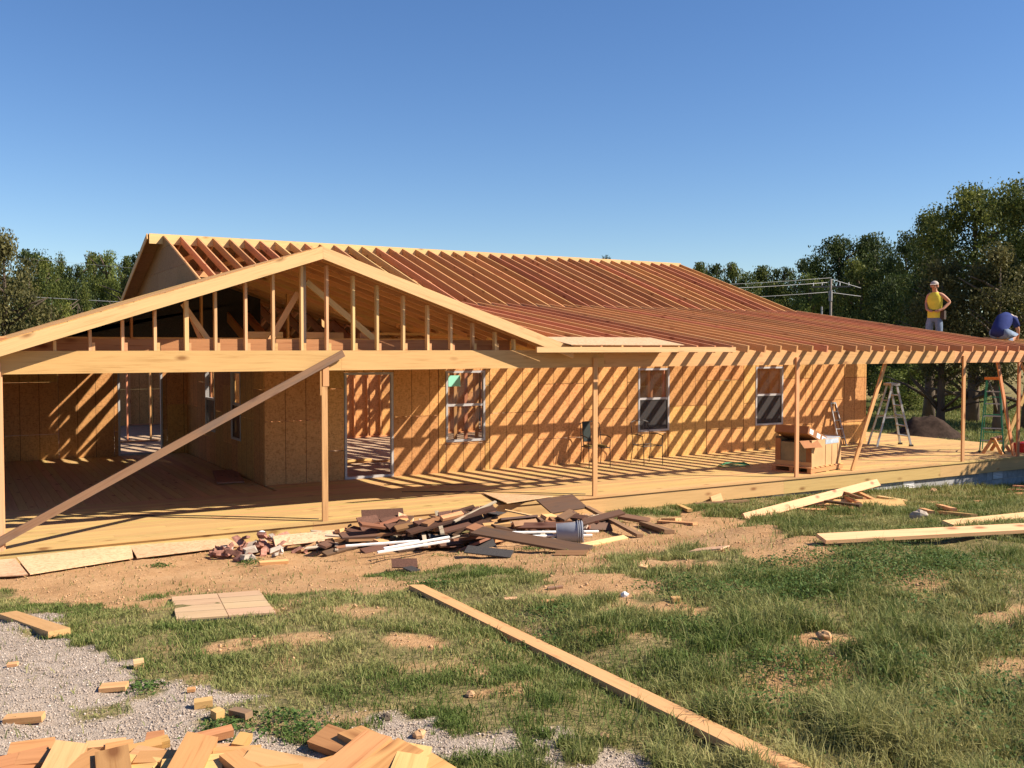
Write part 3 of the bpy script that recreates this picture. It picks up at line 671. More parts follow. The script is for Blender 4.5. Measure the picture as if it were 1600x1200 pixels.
# step ladders
def ladder(loc, yaw, H, mats, label, spread=.95, rw=.055):
    c = rooted('step_ladder', loc, yaw, label, 'ladder', 'step ladders on the porch'); rail, step, cap = mats
    for s in (-1, 1):
        part(MB().bar((s*.27, -spread*.45, 0), (s*.15, -.06, H), rw, .028, up=(0, 1, 0)), 'front_rail', rail, c)
        part(MB().bar((s*.24, spread*.55, 0), (s*.13, .06, H-.02), .05, .025, up=(0, 1, 0)), 'rear_leg', rail, c)
        part(MB().bar((s*.215, -spread*.22, H*.48), (s*.2, spread*.28, H*.47), .025, .006), 'spreader', 'aluminium', c)
        part(MB().box((s*.27-.03, -spread*.45-.05, 0), (s*.27+.03, -spread*.45+.05, .05)), 'foot', 'iron', c)
    n_ = 5
    for i in range(1, n_+1):
        t = i/(n_+1); y0 = -spread*.45+(spread*.45-.06)*t; w = .27-.12*t
        part(MB().box((-w, y0-.04, H*t-.012), (w, y0+.045, H*t+.012)), 'step', step, c)
    for i in range(1, 4):
        t = i/4; y0 = spread*.55-(spread*.55-.06)*t; w = .24-.11*t; part(MB().box((-w, y0-.01, H*t-.012), (w, y0+.01, H*t+.012)), 'rear_rung', rail, c)
    part(MB().box((-.20, -.13, H-.01), (.20, .12, H+.055)), 'top_cap', cap, c)
ladder((16.75, 3.25, 0), R(68), 1.62, ('aluminium', 'aluminium', 'aluminium'), 'bare aluminium step ladder standing open past the end of the wall')
ladder((17.72, .98, 0), R(-58), 1.82, ('green_glass', 'aluminium', 'orange_plastic'), 'green fibreglass step ladder with an orange top near the corner post', rw=.10)
lf = rooted('step_ladder', (15.55, 3.98, 0), R(4), 'folded silver step ladder leaning against the sheathed wall end', 'ladder', 'step ladders on the porch')
for s_ in (-1, 1):
    part(MB().bar((s_*.15, -.16, 0), (s_*.10, .17, 1.12), .035, .018, up=(0, 1, 0)), 'front_rail', 'aluminium', lf)
    part(MB().bar((s_*.14, -.10, 0), (s_*.09, .18, 1.08), .025, .015, up=(0, 1, 0)), 'rear_leg', 'weathered', lf)
for i in range(1, 5): part(MB().box((-.14+.01*i, -.18+.066*i, .225*i-.01), (.14-.01*i, -.13+.066*i, .225*i+.008)), 'step', 'aluminium', lf)
part(MB().box((-.11, .15, 1.11), (.11, .20, 1.15)), 'top_cap', 'aluminium', lf)
# sawhorse, tool box, coil of hose, cords
sh = rooted('sawhorse', (17.55, .75, 0), R(20), 'low orange brown wooden sawhorse beside the green ladder', 'sawhorse')
part(MB().box((-.45, -.045, .36), (.45, .045, .40)), 'top_rail', 'brown_board', sh)
for sx in (-1, 1):
    for sy in (-1, 1): part(MB().bar((sx*.40, sy*.22, 0), (sx*.33, sy*.02, .36), .08, .035), 'leg', 'pine_red', sh)
tb = rooted('tool_box', (18.35, .55, 0), R(10), 'red metal tool box on the deck beside the corner post', 'tool box')
part(MB().box((-.28, -.13, 0), (.28, .13, .17)), 'body', 'red_metal', tb); part(MB().box((-.285, -.135, .172), (.285, .135, .23)), 'lid', 'red_metal', tb)
part(MB().tube([(-.1, 0, .231), (-.1, 0, .275), (.1, 0, .275), (.1, 0, .231)], .008), 'handle', 'iron', tb)
hp = []
for i in range(46):
    t = i*.42; r = .42-.004*i; c = dk(1148, 729); hp.append(c+Vector((math.cos(t)*r*1.0, math.sin(t)*r*.75, .014+.0016*i)))
hp += [dk(1100+4*j, 733-.6*j)+Vector((0, 0, .012)) for j in range(0)]
tag(MB().tube(hp, .009, 6).build('garden_hose', 'hose_green', None, True), 'loose coil of thin green hose on the deck before the pallet', 'hose')
def cord(name, pts, r, mat, label, cat, lift=.006):
    P = [dk(*p)+Vector((0, 0, r+.001)) for p in pts]; tag(MB().tube(P, r, 6).build(name, mat, None, True), label, cat)
cord('extension_cord', [(205, 806.5), (270, 806), (340, 807), (420, 809), (470, 810.5), (498, 811.5)], .007, 'cord_black', 'thin black cord lying straight along the left deck edge', 'cord')
cord('extension_cord', [(628, 769), (690, 768.5), (760, 769), (850, 771), (915, 772.5)], .007, 'cord_black', 'thin black cord along the deck edge behind the scrap heap', 'cord')
cord('extension_cord', [(600, 758), (660, 757), (720, 758), (800, 752), (880, 746)], .006, 'cord_black', 'thin black cord on the deck below the first window', 'cord')
lf2 = lumber('loose_board', (-.35, 4.7, .03), (.0, 6.6, .03), .03, .5, 'brown_board'); tag(lf2, 'dark brown board lying on the shaded deck beside the return wall', 'board')
for i, (x, y, a) in enumerate(((2.25, 6.6, .3), (2.55, 6.5, -.2), (2.1, 6.3, .1))):
    tag(lumber('stacked_board', (x, y, .012+.045*i), (x+1.1, y+a, .012+.045*i), .04, .10, 'pine'), 'short pale board on the floor inside the open doorway', 'board', 'boards inside the doorway')

# ------------------------------------------------------------------ scrap, lumber and rubble on the ground
def on(x, y, lift=0.0): p = gp(x, y); return p+Vector((0, 0, lift))
FOOT = []
def foot(p0, p1, w):
    d = (p1-p0); d.z = 0; n_ = Vector((-d.y, d.x, 0)).normalized()*w/2; FOOT.append(np.array([[q_.x, q_.y] for q_ in (p0+n_, p1+n_, p1-n_, p0-n_)]))
def flat_board(name, a, b_, w, t, mat, label, cat='board', group=None, lift=0.0, nrm=None):
    p0, p1 = on(*a), on(*b_); foot(p0, p1, w)
    p0.z += t/2+.012+lift; p1.z += t/2+.012+lift
    return tag(lumber(name, p0, p1, t, w, mat, None, up=nrm or (0, 0, 1)), label, cat, group)
# long 2x6 across the lawn, short one on the gravel
def on_h(x, y, h):
    d_ = ray(x, y); t = np.linspace(2.0, 40, 12000); P = CAM[:, None]+d_[:, None]*t; k_ = int(np.argmax(P[2] < gz(P[0], P[1])+h)); return Vector(P[:, k_])
a, b2 = BOARD[0]; foot(a, b2, .15)
nm = Vector((.05, -.14, 1)); up_ = Vector((0, 0, .030))
tag(lumber('long_board', a+up_, b2+up_, .038, .138, 'pine', None, up=nm), 'very long pine board lying across the grass toward the yard front', 'board')
flat_board('short_board', (12, 966), (93, 996), .15, .045, 'pine', 'short thick pine board on the gravel at the left edge', nrm=(.0, -.15, 1))
# grooved siding panels lying on the grass
c4 = [on(*p) for p in ((268, 936), (405, 926), (431, 962), (276, 973))]
FOOT.append(np.array([[q_.x, q_.y] for q_ in c4]))
sp_ = empty('siding_panel', (c4[3].x, c4[3].y, c4[3].z), 'pair of grooved wooden siding panels lying flat on the grass', 'panel')
def bil(u, v): return (c4[0]*(1-u)+c4[1]*u)*(1-v)+(c4[3]*(1-u)+c4[2]*u)*v
for (u0, u1) in ((0, .517), (.525, 1)):
    for i in range(4):
        v0, v1 = i/4+.008, (i+1)/4-.004; ps = [bil(u0, v1), bil(u1, v1), bil(u1, v0), bil(u0, v0)]
        V = [q_+Vector((0, 0, .012)) for q_ in ps]+[q_+Vector((0, 0, .026)) for q_ in ps]
        o0 = V[0].copy(); ex = (V[1]-V[0]).normalized(); rot = Vector((1, 0, 0)).rotation_difference(ex).to_matrix().to_4x4(); w = Matrix.Translation(o0) @ rot
        me = pydata('siding_strip', [w.inverted() @ q_ for q_ in V], BOXF, 'grey_board' if False else 'sidingw'); add('siding_strip', me, sp_, w)
bk = MB(); V = [bil(u, v)+Vector((0, 0, .0)) for u, v in ((0, 1), (1, 1), (1, 0), (0, 0))]; bk.V = V+[q_+Vector((0, 0, .010)) for q_ in V]; bk.F = BOXF; bk.build('backing', 'shingle', sp_)
# sheathing strips sloping from the deck foot to the ground
for k, (q4, lab) in enumerate((((( 26, 884), (205, 863), (208, 876), (47, 902)), 'long sheathing strip leaning at the deck foot, left of the other'), (((203, 864), (345, 848), (378, 856), (214, 876)), 'sheathing strip leaning at the deck foot beside the brick rubble'), (((-60, 893), (24, 886), (44, 903), (-50, 908)), 'sheathing strip at the deck foot cut by the left picture edge'))):
    ps = [on(*p) for p in q4]; FOOT.append(np.array([[p.x, p.y] for p in ps])); hi = (.10, .10, .03, .03)
    ps = [p+Vector((0, 0, h)) for p, h in zip(ps, hi)]; ps = [ps[3], ps[2], ps[1], ps[0]]
    tag(poly_panel('sheathing_strip', ps, .012, 'osb_pale', None, (0, 0, 1)), lab, 'panel')
# heap of torn off roofing boards beside the deck
HG = 'scrap in the heap beside the deck'
def heap(x0, y0, Y0, x1, y1, Y1, w, t, mat, name, label, cat='board', up=(0, -.35, 1), group=None):
    p0, p1 = at(x0, y0, Y0), at(x1, y1, Y1)
    for p in (p0, p1): p.z = max(p.z, float(gz(p.x, p.y))+t/2+.005)
    foot(p0, p1, w*.8)
    return tag(lumber(name, p0, p1, t, w, mat, None, up=up), label, cat, group)
heap(745, 829, -2.5, 918, 864, -4.2, .27, .03, 'old_board', 'plank', 'long dark brown plank sloping down the front of the scrap heap', up=(.2, -.9, .7))
heap(868, 868, -4.1, 918, 877, -4.4, .14, .03, 'brown_board', 'plank', 'short red brown plank end under the long dark plank')
heap(735, 822, -2.2, 775, 836, -2.6, .22, .03, 'brown_board', 'plank', 'orange brown plank at the head of the long dark plank')
heap(800, 832, -2.5, 935, 830, -2.3, .026, .022, 'white_paint', 'painted_batten', 'upper white painted strip running behind the grey bucket', 'strip')
heap(806, 838, -2.7, 925, 836, -2.6, .026, .022, 'white_paint', 'painted_batten', 'lower white painted strip running behind the grey bucket', 'strip')
heap(540, 853, -2.2, 655, 845, -2.2, .026, .022, 'white_paint', 'painted_batten', 'straight white strip lying left of the tilted white strips', 'strip')
heap(590, 863, -2.7, 702, 845, -2.4, .028, .022, 'white_paint', 'painted_batten', 'nearer of the two tilted white strips in the scrap heap', 'strip')
heap(600, 857, -2.5, 702, 839, -2.3, .028, .022, 'white_paint', 'painted_batten', 'farther of the two tilted white strips in the scrap heap', 'strip')
for i in range(4): heap(688+22*i, 812-3.3*i, -1.5, 708+22*i, 809-3.3*i, -1.5, .24, .02, 'shingle_brown', 'roof_shingle', 'brown shingle in the row of four on the heap', 'shingle', up=(0, -1.0, .8), group='row of brown shingles')
heap(789, 797, -1.2, 865, 813, -1.6, .03, .02, 'pine_pale', 'lath', 'thin pale lath slanting across the top of the heap', 'lath')
a = heap(600, 824, -.95, 597, 796, -.55, .62, .02, 'shingle_brown', 'shingled_panel', 'dark brown shingled piece standing up against the deck', 'panel', up=(-.3, -.8, .7))
heap(634, 820, -.9, 634, 805, -.8, .28, .02, 'osb_pale', 'sheathing_scrap', 'small pale sheathing scrap beside the standing shingled piece', 'panel', up=(0, 1, .2))
heap(850, 792, -.7, 906, 783, -.5, .40, .02, 'old_board', 'plywood_panel', 'brown plywood sheet tilted against the deck behind the heap', 'panel', up=(.1, -.5, 1))
ps = [dk(754, 770.5, .03), dk(864, 775, .03), at(793, 787, -.25), at(792, 787, -.25)]
pnl = poly_panel('thin_panel', [dk(754, 771, .012), at(792, 787, -.3), dk(864, 776, .012)], .014, 'osb_pale', None, (0, 0, 1)); tag(pnl, 'thin pale triangular panel lying on the deck edge', 'panel')
heap(916, 792, -.6, 1000, 848, -2.9, .10, .045, 'weathered', 'stud', 'weathered stud leaning off the right end of the heap')
heap(905, 857, -3.3, 978, 850, -3.0, .10, .03, 'pine_pale', 'plank', 'bright split plank on the dirt below the bucket')
heap(967, 806, -1.3, 1014, 814, -1.7, .16, .05, 'weathered', 'plank', 'weathered plank lying right of the leaning stud')
heap(1006, 818, -1.9, 1046, 842, -2.9, .16, .06, 'weathered', 'plank', 'thick weathered plank with its end toward the bare dirt')
heap(1030, 817, -1.8, 1086, 840, -2.6, .10, .04, 'pine', 'plank', 'pale plank lying beside the thick weathered plank')
heap(1038, 812, -1.6, 1060, 822, -2.0, .12, .05, 'pine_pale', 'plank', 'short pale block end beside the weathered planks')
heap(428, 846, -.9, 524, 836, -.8, .16, .02, 'osb_pale', 'sheathing_scrap', 'ragged pale sheathing strip above the brick rubble', 'panel', up=(0, -.8, .6))
heap(405, 880, -2.0, 450, 877, -2.0, .05, .04, 'pine', 'plank', 'small pale stick on the dirt before the brick rubble')
heap(728, 858, -3.2, 800, 866, -3.6, .20, .014, 'shingle', 'roofing_felt', 'roll end of black roofing felt at the front of the heap', 'felt')
heap(612, 880, -3.6, 652, 880, -3.7, .20, .012, 'shingle_brown', 'roof_shingle', 'dark shingle lying flat on the bare dirt', 'shingle')
heap(636, 886, -3.9, 650, 892, -4.1, .12, .012, 'shingle', 'roof_shingle', 'small black shingle corner on the bare dirt', 'shingle')
KINDS = [('old_board', 'plank', 'dark brown scrap plank jumbled in the heap', 'board', .13, .03), ('shingle', 'roof_shingle', 'black torn shingle jumbled in the heap', 'shingle', .26, .012),
         ('brown_board', 'plank', 'red brown scrap plank jumbled in the heap', 'board', .11, .035), ('pine', 'offcut', 'tan timber offcut jumbled in the heap', 'offcut', .10, .05), ('grey_board', 'lath', 'grey lath jumbled in the heap', 'lath', .05, .02), ('shingle_brown', 'roof_shingle', 'brown torn shingle jumbled in the heap', 'shingle', .28, .012)]
for i in range(200):
    x = rnd.uniform(505, 935); f = rnd.random()
    yb = 848-.06*(x-500)+f*26*(1-abs(x-720)/330); g = on(x, yb)
    hh = .42*max(0, 1-abs(x-730)/290)**.6*(1-abs(2*f-.9)**2*.8)
    k = KINDS[rnd.choices(range(6), (5, 2, 4, 2, 2, 2))[0]]; L = rnd.uniform(.18, .4) if k[1] == 'roof_shingle' or k[1] == 'offcut' else rnd.uniform(.35, 1.5)
    a = rnd.gauss(.45, .4); dv = Vector((math.cos(a), math.sin(a), rnd.gauss(0, .12)))*L/2; c = g+Vector((0, 0, .03+hh*rnd.random()))
    p0, p1 = c-dv, c+dv
    for p in (p0, p1):
        p.y = min(p.y, -.12); p.z = max(p.z, float(gz(p.x, p.y))+.02)
    tag(lumber(k[1], p0, p1, k[5], k[4]*rnd.uniform(.7, 1.2), k[0], None, up=(rnd.gauss(0, .3), rnd.gauss(-.25, .35), 1)), k[2], k[3], HG)
FOOT.append(world_poly([(505, 850), (560, 870), (700, 868), (900, 845), (940, 812), (880, 800), (600, 828)]))
# bucket lying on its side
bc = gp(874, 850); ba = (gp(912, 850)-bc).normalized(); bk_ = rooted('bucket', bc, 0, 'grey plastic bucket lying on its side in the scrap heap', 'bucket')
c0 = bc+Vector((-.05, 0, .165)); c1 = c0+ba*.37+Vector((0, 0, .01)); ax = (c1-c0)
mb = MB(); mb.tube([c0, c0+ax*.02, c1-ax*.02, c1], [.120, .128, .148, .150], 28, False); mb.tube([c1, c1-ax*.06, c0+ax*.05], [.143, .14, .12], 28, False)
k = len(mb.V); mb.F.append(tuple(range(28)))
part2 = mb.build('shell', 'bucket_grey', bk_, True)
for t in (.80, .87, .95): MB().tube([c0+ax*(t-.012), c0+ax*(t+.012)], [.162, .162], 28).build('rim_ring', 'bucket_grey', bk_, True)
MB().tube([c0+ax*.82+Vector((0, -.15, .05)), c0+ax*.7+Vector((0, -.19, -.05)), c0+ax*.8+Vector((0, -.16, -.12))], .004, 6).build('handle', 'wire', bk_)
# brick rubble
BV = boxv(-.1, .1, -.05, .05, -.032, .032)
bricks = []
for i in range(5):
    V = [Vector(q_)*rnd.uniform(.72, 1.1)+Vector((rnd.gauss(0, .01), rnd.gauss(0, .008), rnd.gauss(0, .006))) for q_ in BV]; bricks.append(pydata('brick', V, BOXF, 'brick' if i < 4 else 'mortar'))
for i in range(110):
    t = rnd.random(); x = 338+t*180+rnd.gauss(0, 4); f = rnd.random(); y = 884-t*26-f*(24 if t < .8 else 12)
    g = on(x, y); h = .22*math.sin(math.pi*min(1, t*1.1+.05))*math.sin(math.pi*f)*rnd.random()
    w = Matrix.Translation(g+Vector((0, 0, .025+h))) @ Matrix.Rotation(rnd.uniform(0, 6.3), 4, 'Z') @ Matrix.Rotation(rnd.gauss(0, .5), 4, 'X') @ Matrix.Rotation(rnd.gauss(0, .4), 4, 'Y') @ Matrix.Scale(rnd.uniform(.5, 1.0), 4)
    m5 = i % 6 == 5
    tag(add('broken_brick', bricks[4 if m5 else i % 4], None, w), 'pale lump of old mortar in the brick rubble' if m5 else 'broken red brick in the rubble by the deck', 'brick', 'brick rubble by the deck')
FOOT.append(world_poly([(335, 885), (400, 845), (515, 838), (525, 858)]))
bl = gp(409, 851); mb = MB()
for i in range(9):
    t0 = -math.pi/2+math.pi*i/8
mb.tube([bl+Vector((0, 0, .14+.065*math.sin(-math.pi/2+math.pi*i/8))) for i in range(9)], [max(.002, .065*math.cos(-math.pi/2+math.pi*i/8)) for i in range(9)], 18)
tag(mb.build('ball', 'white_paint', None, True), 'dirty white ball resting on the brick rubble', 'ball')
# lumber pile at right
a0 = gp(1163, 812)+Vector((0, 0, .03)); a1 = at(1372, 754, -.75)
tag(lumber('leaning_board', a0, a1, .04, .15, 'pine_pale', None, up=(-.1, -.9, .55)), 'long pale board leaning up over the scrap lumber pile', 'board'); foot(a0, a0+(a1-a0)*.3, .2)
heap(1262, 794, -1.2, 1415, 806, -2.2, .42, .02, 'pine', 'plywood_panel', 'wide flat tan board at the bottom of the lumber pile', 'panel', up=(.1, -.45, 1))
for i, (x0, y0, x1, y1, mt_) in enumerate(((1338, 768, 1372, 784, 'pine_red'), (1338, 786, 1362, 798, 'pine_red'), (1346, 782, 1386, 801, 'pine'), (1372, 776, 1416, 794, 'pine_pale'), (1368, 781, 1410, 800, 'pine'), (1362, 786, 1404, 803, 'pine_pale'), (1322, 770, 1344, 778, 'brown_board'), (1322, 777, 1342, 786, 'pine_red'), (1268, 790, 1320, 792, 'brown_board'), (1240, 796, 1262, 799, 'brown_board'), (1225, 806, 1290, 806, 'pine'), (1280, 796, 1300, 806, 'pine'), (1300, 800, 1330, 808, 'pine_red'), (1290, 783, 1345, 790, 'old_board'))):
    heap(x0, y0, -.9-.06*i, x1, y1, -1.5-.07*i, .10, .04, mt_, 'offcut', ('red brown' if mt_ in ('pine_red', 'brown_board', 'old_board') else 'pale tan')+' lumber offcut fanned in the pile under the leaning board', 'offcut', group='lumber pile by the block foundation')
for i, (x0, y0, x1, y1) in enumerate(((1455, 800, 1508, 803), (1470, 806, 1522, 812), (1440, 803, 1456, 808), (1466, 798, 1490, 806))):
    flat_board('offcut', (x0, y0), (x1, y1), .09, .045, 'pine', 'small pale offcut in the litter right of the lumber pile', 'offcut', 'litter right of the lumber pile', lift=.02*i)
for i, (x0, y0, x1, y1) in enumerate(((1565, 776, 1600, 774), (1575, 770, 1620, 772), (1582, 766, 1610, 768))):
    flat_board('offcut', (x0, y0), (x1, y1), .12, .045, 'pine_red', 'tan offcut in the small pile at the right picture edge', 'offcut', 'offcuts at the right edge', lift=.03*i)
P0, P1 = gp(1283, 851), gp(1640, 832); flat_board('wide_plank', (1283, 851), (1690, 829), .17, .04, 'pine_pale', 'long wide pale plank lying on the tall grass, nearer of two', nrm=(0, -.25, 1), lift=.03)
flat_board('wide_plank', (1480, 827), (1700, 803), .15, .05, 'pine_pale', 'long pale plank lying on the grass behind another plank', nrm=(0, -.2, 1), lift=.02)
flat_board('sheathing_scrap', (1082, 866), (1133, 861), .22, .015, 'osb_pale', 'pale sheathing scrap in the grass before the dirt mound', 'panel', lift=.02)
flat_board('plank', (1085, 790), (1170, 785), .08, .04, 'weathered', 'weathered stick lying along the deck foot')
heap(1112, 789, -.14, 1128, 779, -.10, .22, .04, 'pine', 'timber_block', 'short pale block leaning on the deck fascia', 'block', up=(0, -1, .3))
flat_board('plank', (1060, 793), (1078, 801), .09, .05, 'pine', 'pale offcut in the grass between heap and deck')
# offcuts strewn over lawn and gravel
for i, (x, y, L, w, t, yaw, mt_, lab) in enumerate(((217, 1044, .07, .09, .045, .4, 'pine_pale', 'small bright offcut near the gravel edge'), (178, 1079, .17, .09, .03, .1, 'pine', 'flat tan offcut with dark spots beside a grass tuft on the gravel'),
        (318, 1106, .11, .06, .045, .3, 'pine', 'thick tan offcut on the gravel above the offcut heap'), (340, 1124, .06, .06, .05, .9, 'pine', 'tiny orange offcut beside the grass tuft'), (376, 1122, .15, .06, .04, -.6, 'weathered', 'dull brown offcut at the edge of the grass tuft'),
        (38, 1130, .22, .07, .04, .1, 'pine', 'tan offcut alone on the gravel at the left'), (20, 1042, .07, .05, .02, .2, 'pine', 'thin chip of wood on the gravel at the far left'), (299, 1082, .05, .04, .02, .2, 'pine_red', 'reddish wood chip near the lawn edge'),
        (798, 939, .12, .07, .02, -.1, 'pine_pale', 'pale wood chip in the grass right of the long board'), (858, 944, .14, .05, .03, .2, 'pine', 'narrow tan offcut in the grass, centre'), (867, 921, .16, .04, .02, .3, 'weathered', 'grey stick in the grass behind the chips'),
        (1006, 889, .10, .09, .03, 1.2, 'pine_pale', 'upright pale wedge on the bare dirt'), (1056, 941, .08, .06, .04, .2, 'pine', 'tan block in the weeds'), (1421, 961, .10, .05, .02, .2, 'pine', 'small chip on the bare patch at right'), (1310, 787, .14, .10, .03, .3, 'pine', 'tan scrap alone on the grass near the foundation'), (1528, 785, .16, .10, .03, .1, 'pine', 'tan scrap on the grass right of the lumber pile'))):
    L *= .85; w *= .82; t *= .85; g = on(x, y, t/2+.008); e = Vector((math.cos(yaw-.52), math.sin(yaw-.52), .05))*L/2
    tag(lumber('offcut', g-e, g+e, t, w, mt_, None, up=(0, -.12, 1)), lab, 'offcut')
# heap of fresh cut-offs at the bottom edge
CUT = [(98, 1188, .36, .14, 1.75, .05, .22), (178, 1192, .34, .14, 2.0, .04, .16), (299, 1188, .40, .14, 1.6, .08, .28), (395, 1198, .40, .14, 2.3, .05, .12), (440, 1196, .45, .14, 2.75, .05, .02), (532, 1150, .34, .14, 2.5, .02, .02), (555, 1184, .44, .14, 1.15, .08, .16), (604, 1196, .40, .14, 1.05, .07, .15),
       (640, 1196, .4, .14, 1.5, .06, .1), (585, 1158, .42, .14, -.75+math.pi, .05, .05), (50, 1172, .22, .09, .3, .02, .1), (60, 1192, .2, .09, .2, .03, .1), (165, 1166, .2, .06, .2, .01, .1), (187, 1168, .14, .05, .35, .01, .2), (222, 1172, .2, .05, .45, .02, .2), (242, 1157, .09, .08, .2, .02, .3), (236, 1185, .24, .08, -.4, .02, .15), (250, 1192, .24, .09, .0, .03, .1),
       (246, 1164, .12, .05, .6, .02, .3), (335, 1150, .2, .05, .5, .02, .3), (340, 1180, .2, .09, .1, .02, .1), (370, 1186, .24, .09, .15, .03, .05), (378, 1166, .14, .06, 1.5, .04, .3), (345, 1196, .22, .10, .3, .02, .1), (205, 1198, .3, .09, -.3, .02, .1), (30, 1198, .3, .14, .6, .02, .1), (130, 1203, .3, .14, 1.2, .02, .1), (480, 1206, .4, .14, .5, .03, .1), (300, 1206, .3, .14, .2, .02, .1), (560, 1208, .5, .14, .2, .02, .1), (650, 1208, .4, .14, .9, .02, .1), (400, 1212, .4, .14, .1, .02, .1)]
ORD = 'first second third fourth fifth sixth seventh eighth ninth tenth eleventh twelfth thirteenth fourteenth fifteenth sixteenth seventeenth eighteenth nineteenth twentieth'.split()
rank = {}
for bg_ in (True, False):
    for r_, q_ in enumerate(sorted((c for c in CUT if (c[2] > .3) == bg_), key=lambda c: c[0])): rank[q_[:2]] = ORD[r_]
for i, (x, y, L, w, yaw, lift, tilt) in enumerate(CUT):
    od = rank[(x, y)]
    big = L > .3; L *= .86; y += 26 if big else 12
    g = on(x, y, .03+lift*.6); e = Vector((math.cos(yaw-.52), math.sin(yaw-.52), math.sin(tilt)*.5 if big else tilt*.2))
    e = e*L/2
    tag(lumber('cut_off', g-e, g+e, .038, w, ('pine', 'pine_orange', 'pine_orange', 'pine_orange')[i % 4], None, up=(rnd.gauss(0, .15), -.25, 1)), ('broad' if big else 'small')+' pine cut-off, '+od+' from the left in the heap at the bottom edge', 'offcut', 'broad cut-offs at the bottom edge' if big else 'small cut-offs at the bottom edge')
FOOT.append(world_poly([(60, 1175), (340, 1165), (500, 1165), (640, 1165), (660, 1230), (60, 1230)]))
# a few stones, clods and a purple flower
def rock(name, x, y, r, mat, lab):
    V = []; n1, n2 = 6, 8; g = on(x, y, r*.4); Fc = []
    for i in range(n1):
        for j in range(n2):
            a = math.pi*(i+.5)/n1; b_ = 2*math.pi*j/n2; q_ = r*rnd.uniform(.78, 1.15); V.append(Vector((q_*math.sin(a)*math.cos(b_), q_*math.sin(a)*math.sin(b_), q_*.7*math.cos(a))))
    for i in range(n1-1):
        for j in range(n2): Fc.append((i*n2+j, i*n2+(j+1) % n2, (i+1)*n2+(j+1) % n2, (i+1)*n2+j))
    Fc += [tuple(range(n2-1, -1, -1)), tuple(range((n1-1)*n2, n1*n2))]
    tag(add(name, pydata(name, V, Fc, mat), None, Matrix.Translation(g)), lab, 'rock' if mat != 'clod' else 'clod')
rock('rock', 1287, 998, .05, 'clod', 'rounded orange clod on the bare patch in the tall grass'); rock('rock', 655, 1152, .035, 'clod', 'orange clod on the gravel right of the cut-offs')
rock('rock', 604, 1124, .03, 'bark', 'dark brown leaf lump at the lawn edge'); rock('rock', 1436, 812, .13, 'mortar', 'pale boulder beside the lumber pile'); rock('rock', 1458, 770, .09, 'clod', 'brown rock on the slope below the foundation')
rock('rock', 735, 1088, .03, 'clod', 'crumbled sandy clod in the grass'); rock('rock', 945, 1155, .03, 'clod', 'pile of red crumbs by the gravel corner')
rock('rock', 976, 932, .035, 'paper', 'crumpled white paper on the dirt patch')

# ------------------------------------------------------------------ two men on the roof
def skin(name, verts, edges, radii, mat, parent, w4, sub=2, smooth=True):
    me = bpy.data.meshes.new(name); me.from_pydata(verts, edges, []); o = bpy.data.objects.new(name, me); COL.objects.link(o)
    md = o.modifiers.new('skin', 'SKIN'); md.use_smooth_shade = True
    for i, r in enumerate(radii):
        r = r if isinstance(r, tuple) else (r, r); me.skin_vertices[0].data[i].radius = r; me.skin_vertices[0].data[i].use_root = (i == 0)
    sb = o.modifiers.new('sub', 'SUBSURF'); sb.levels = sub; sb.render_levels = sub
    dg = bpy.context.evaluated_depsgraph_get(); ev = o.evaluated_get(dg); nm = bpy.data.meshes.new_from_object(ev)
    bpy.data.objects.remove(o); nm.materials.clear(); nm.materials.append(M[mat])
    nm.polygons.foreach_set('use_smooth', [True]*len(nm.polygons)); nm.name = name
    return add(name, nm, parent, w4)
def chain(*segs):
    """segs: lists of (x,y,z,r); a string of joints per limb. Equal points are welded."""
    V, E_, Rr, ix = [], [], [], {}
    for s in segs:
        prev = None
        for p in s:
            k = tuple(round(c, 4) for c in p[:3])
            if k not in ix: ix[k] = len(V); V.append(k); Rr.append(p[3] if not isinstance(p[3], tuple) else p[3])
            if prev is not None: E_.append((prev, ix[k]))
            prev = ix[k]
    return V, E_, Rr
def hand(base, d, pn):
    """Five short fingers from the end of a palm: base, direction, palm side."""
    d = Vector(d).normalized(); pn = Vector(pn).normalized(); s = d.cross(pn).normalized(); out = []
    b_ = Vector(base)
    for i, L in enumerate((.070, .080, .076, .060)):
        r0 = b_+d*.055+s*(.028-.0185*i); out.append([(*b_, .030), (*r0, .011), (*(r0+d*L*.55+pn*.008), .0095), (*(r0+d*L*.9+pn*.035), .008)])
    t0 = b_+s*.034+d*.01; out.append([(*b_, .030), (*t0, .013), (*(t0+s*.022+d*.035+pn*.012), .010), (*(t0+s*.026+d*.06+pn*.025), .009)])
    return out
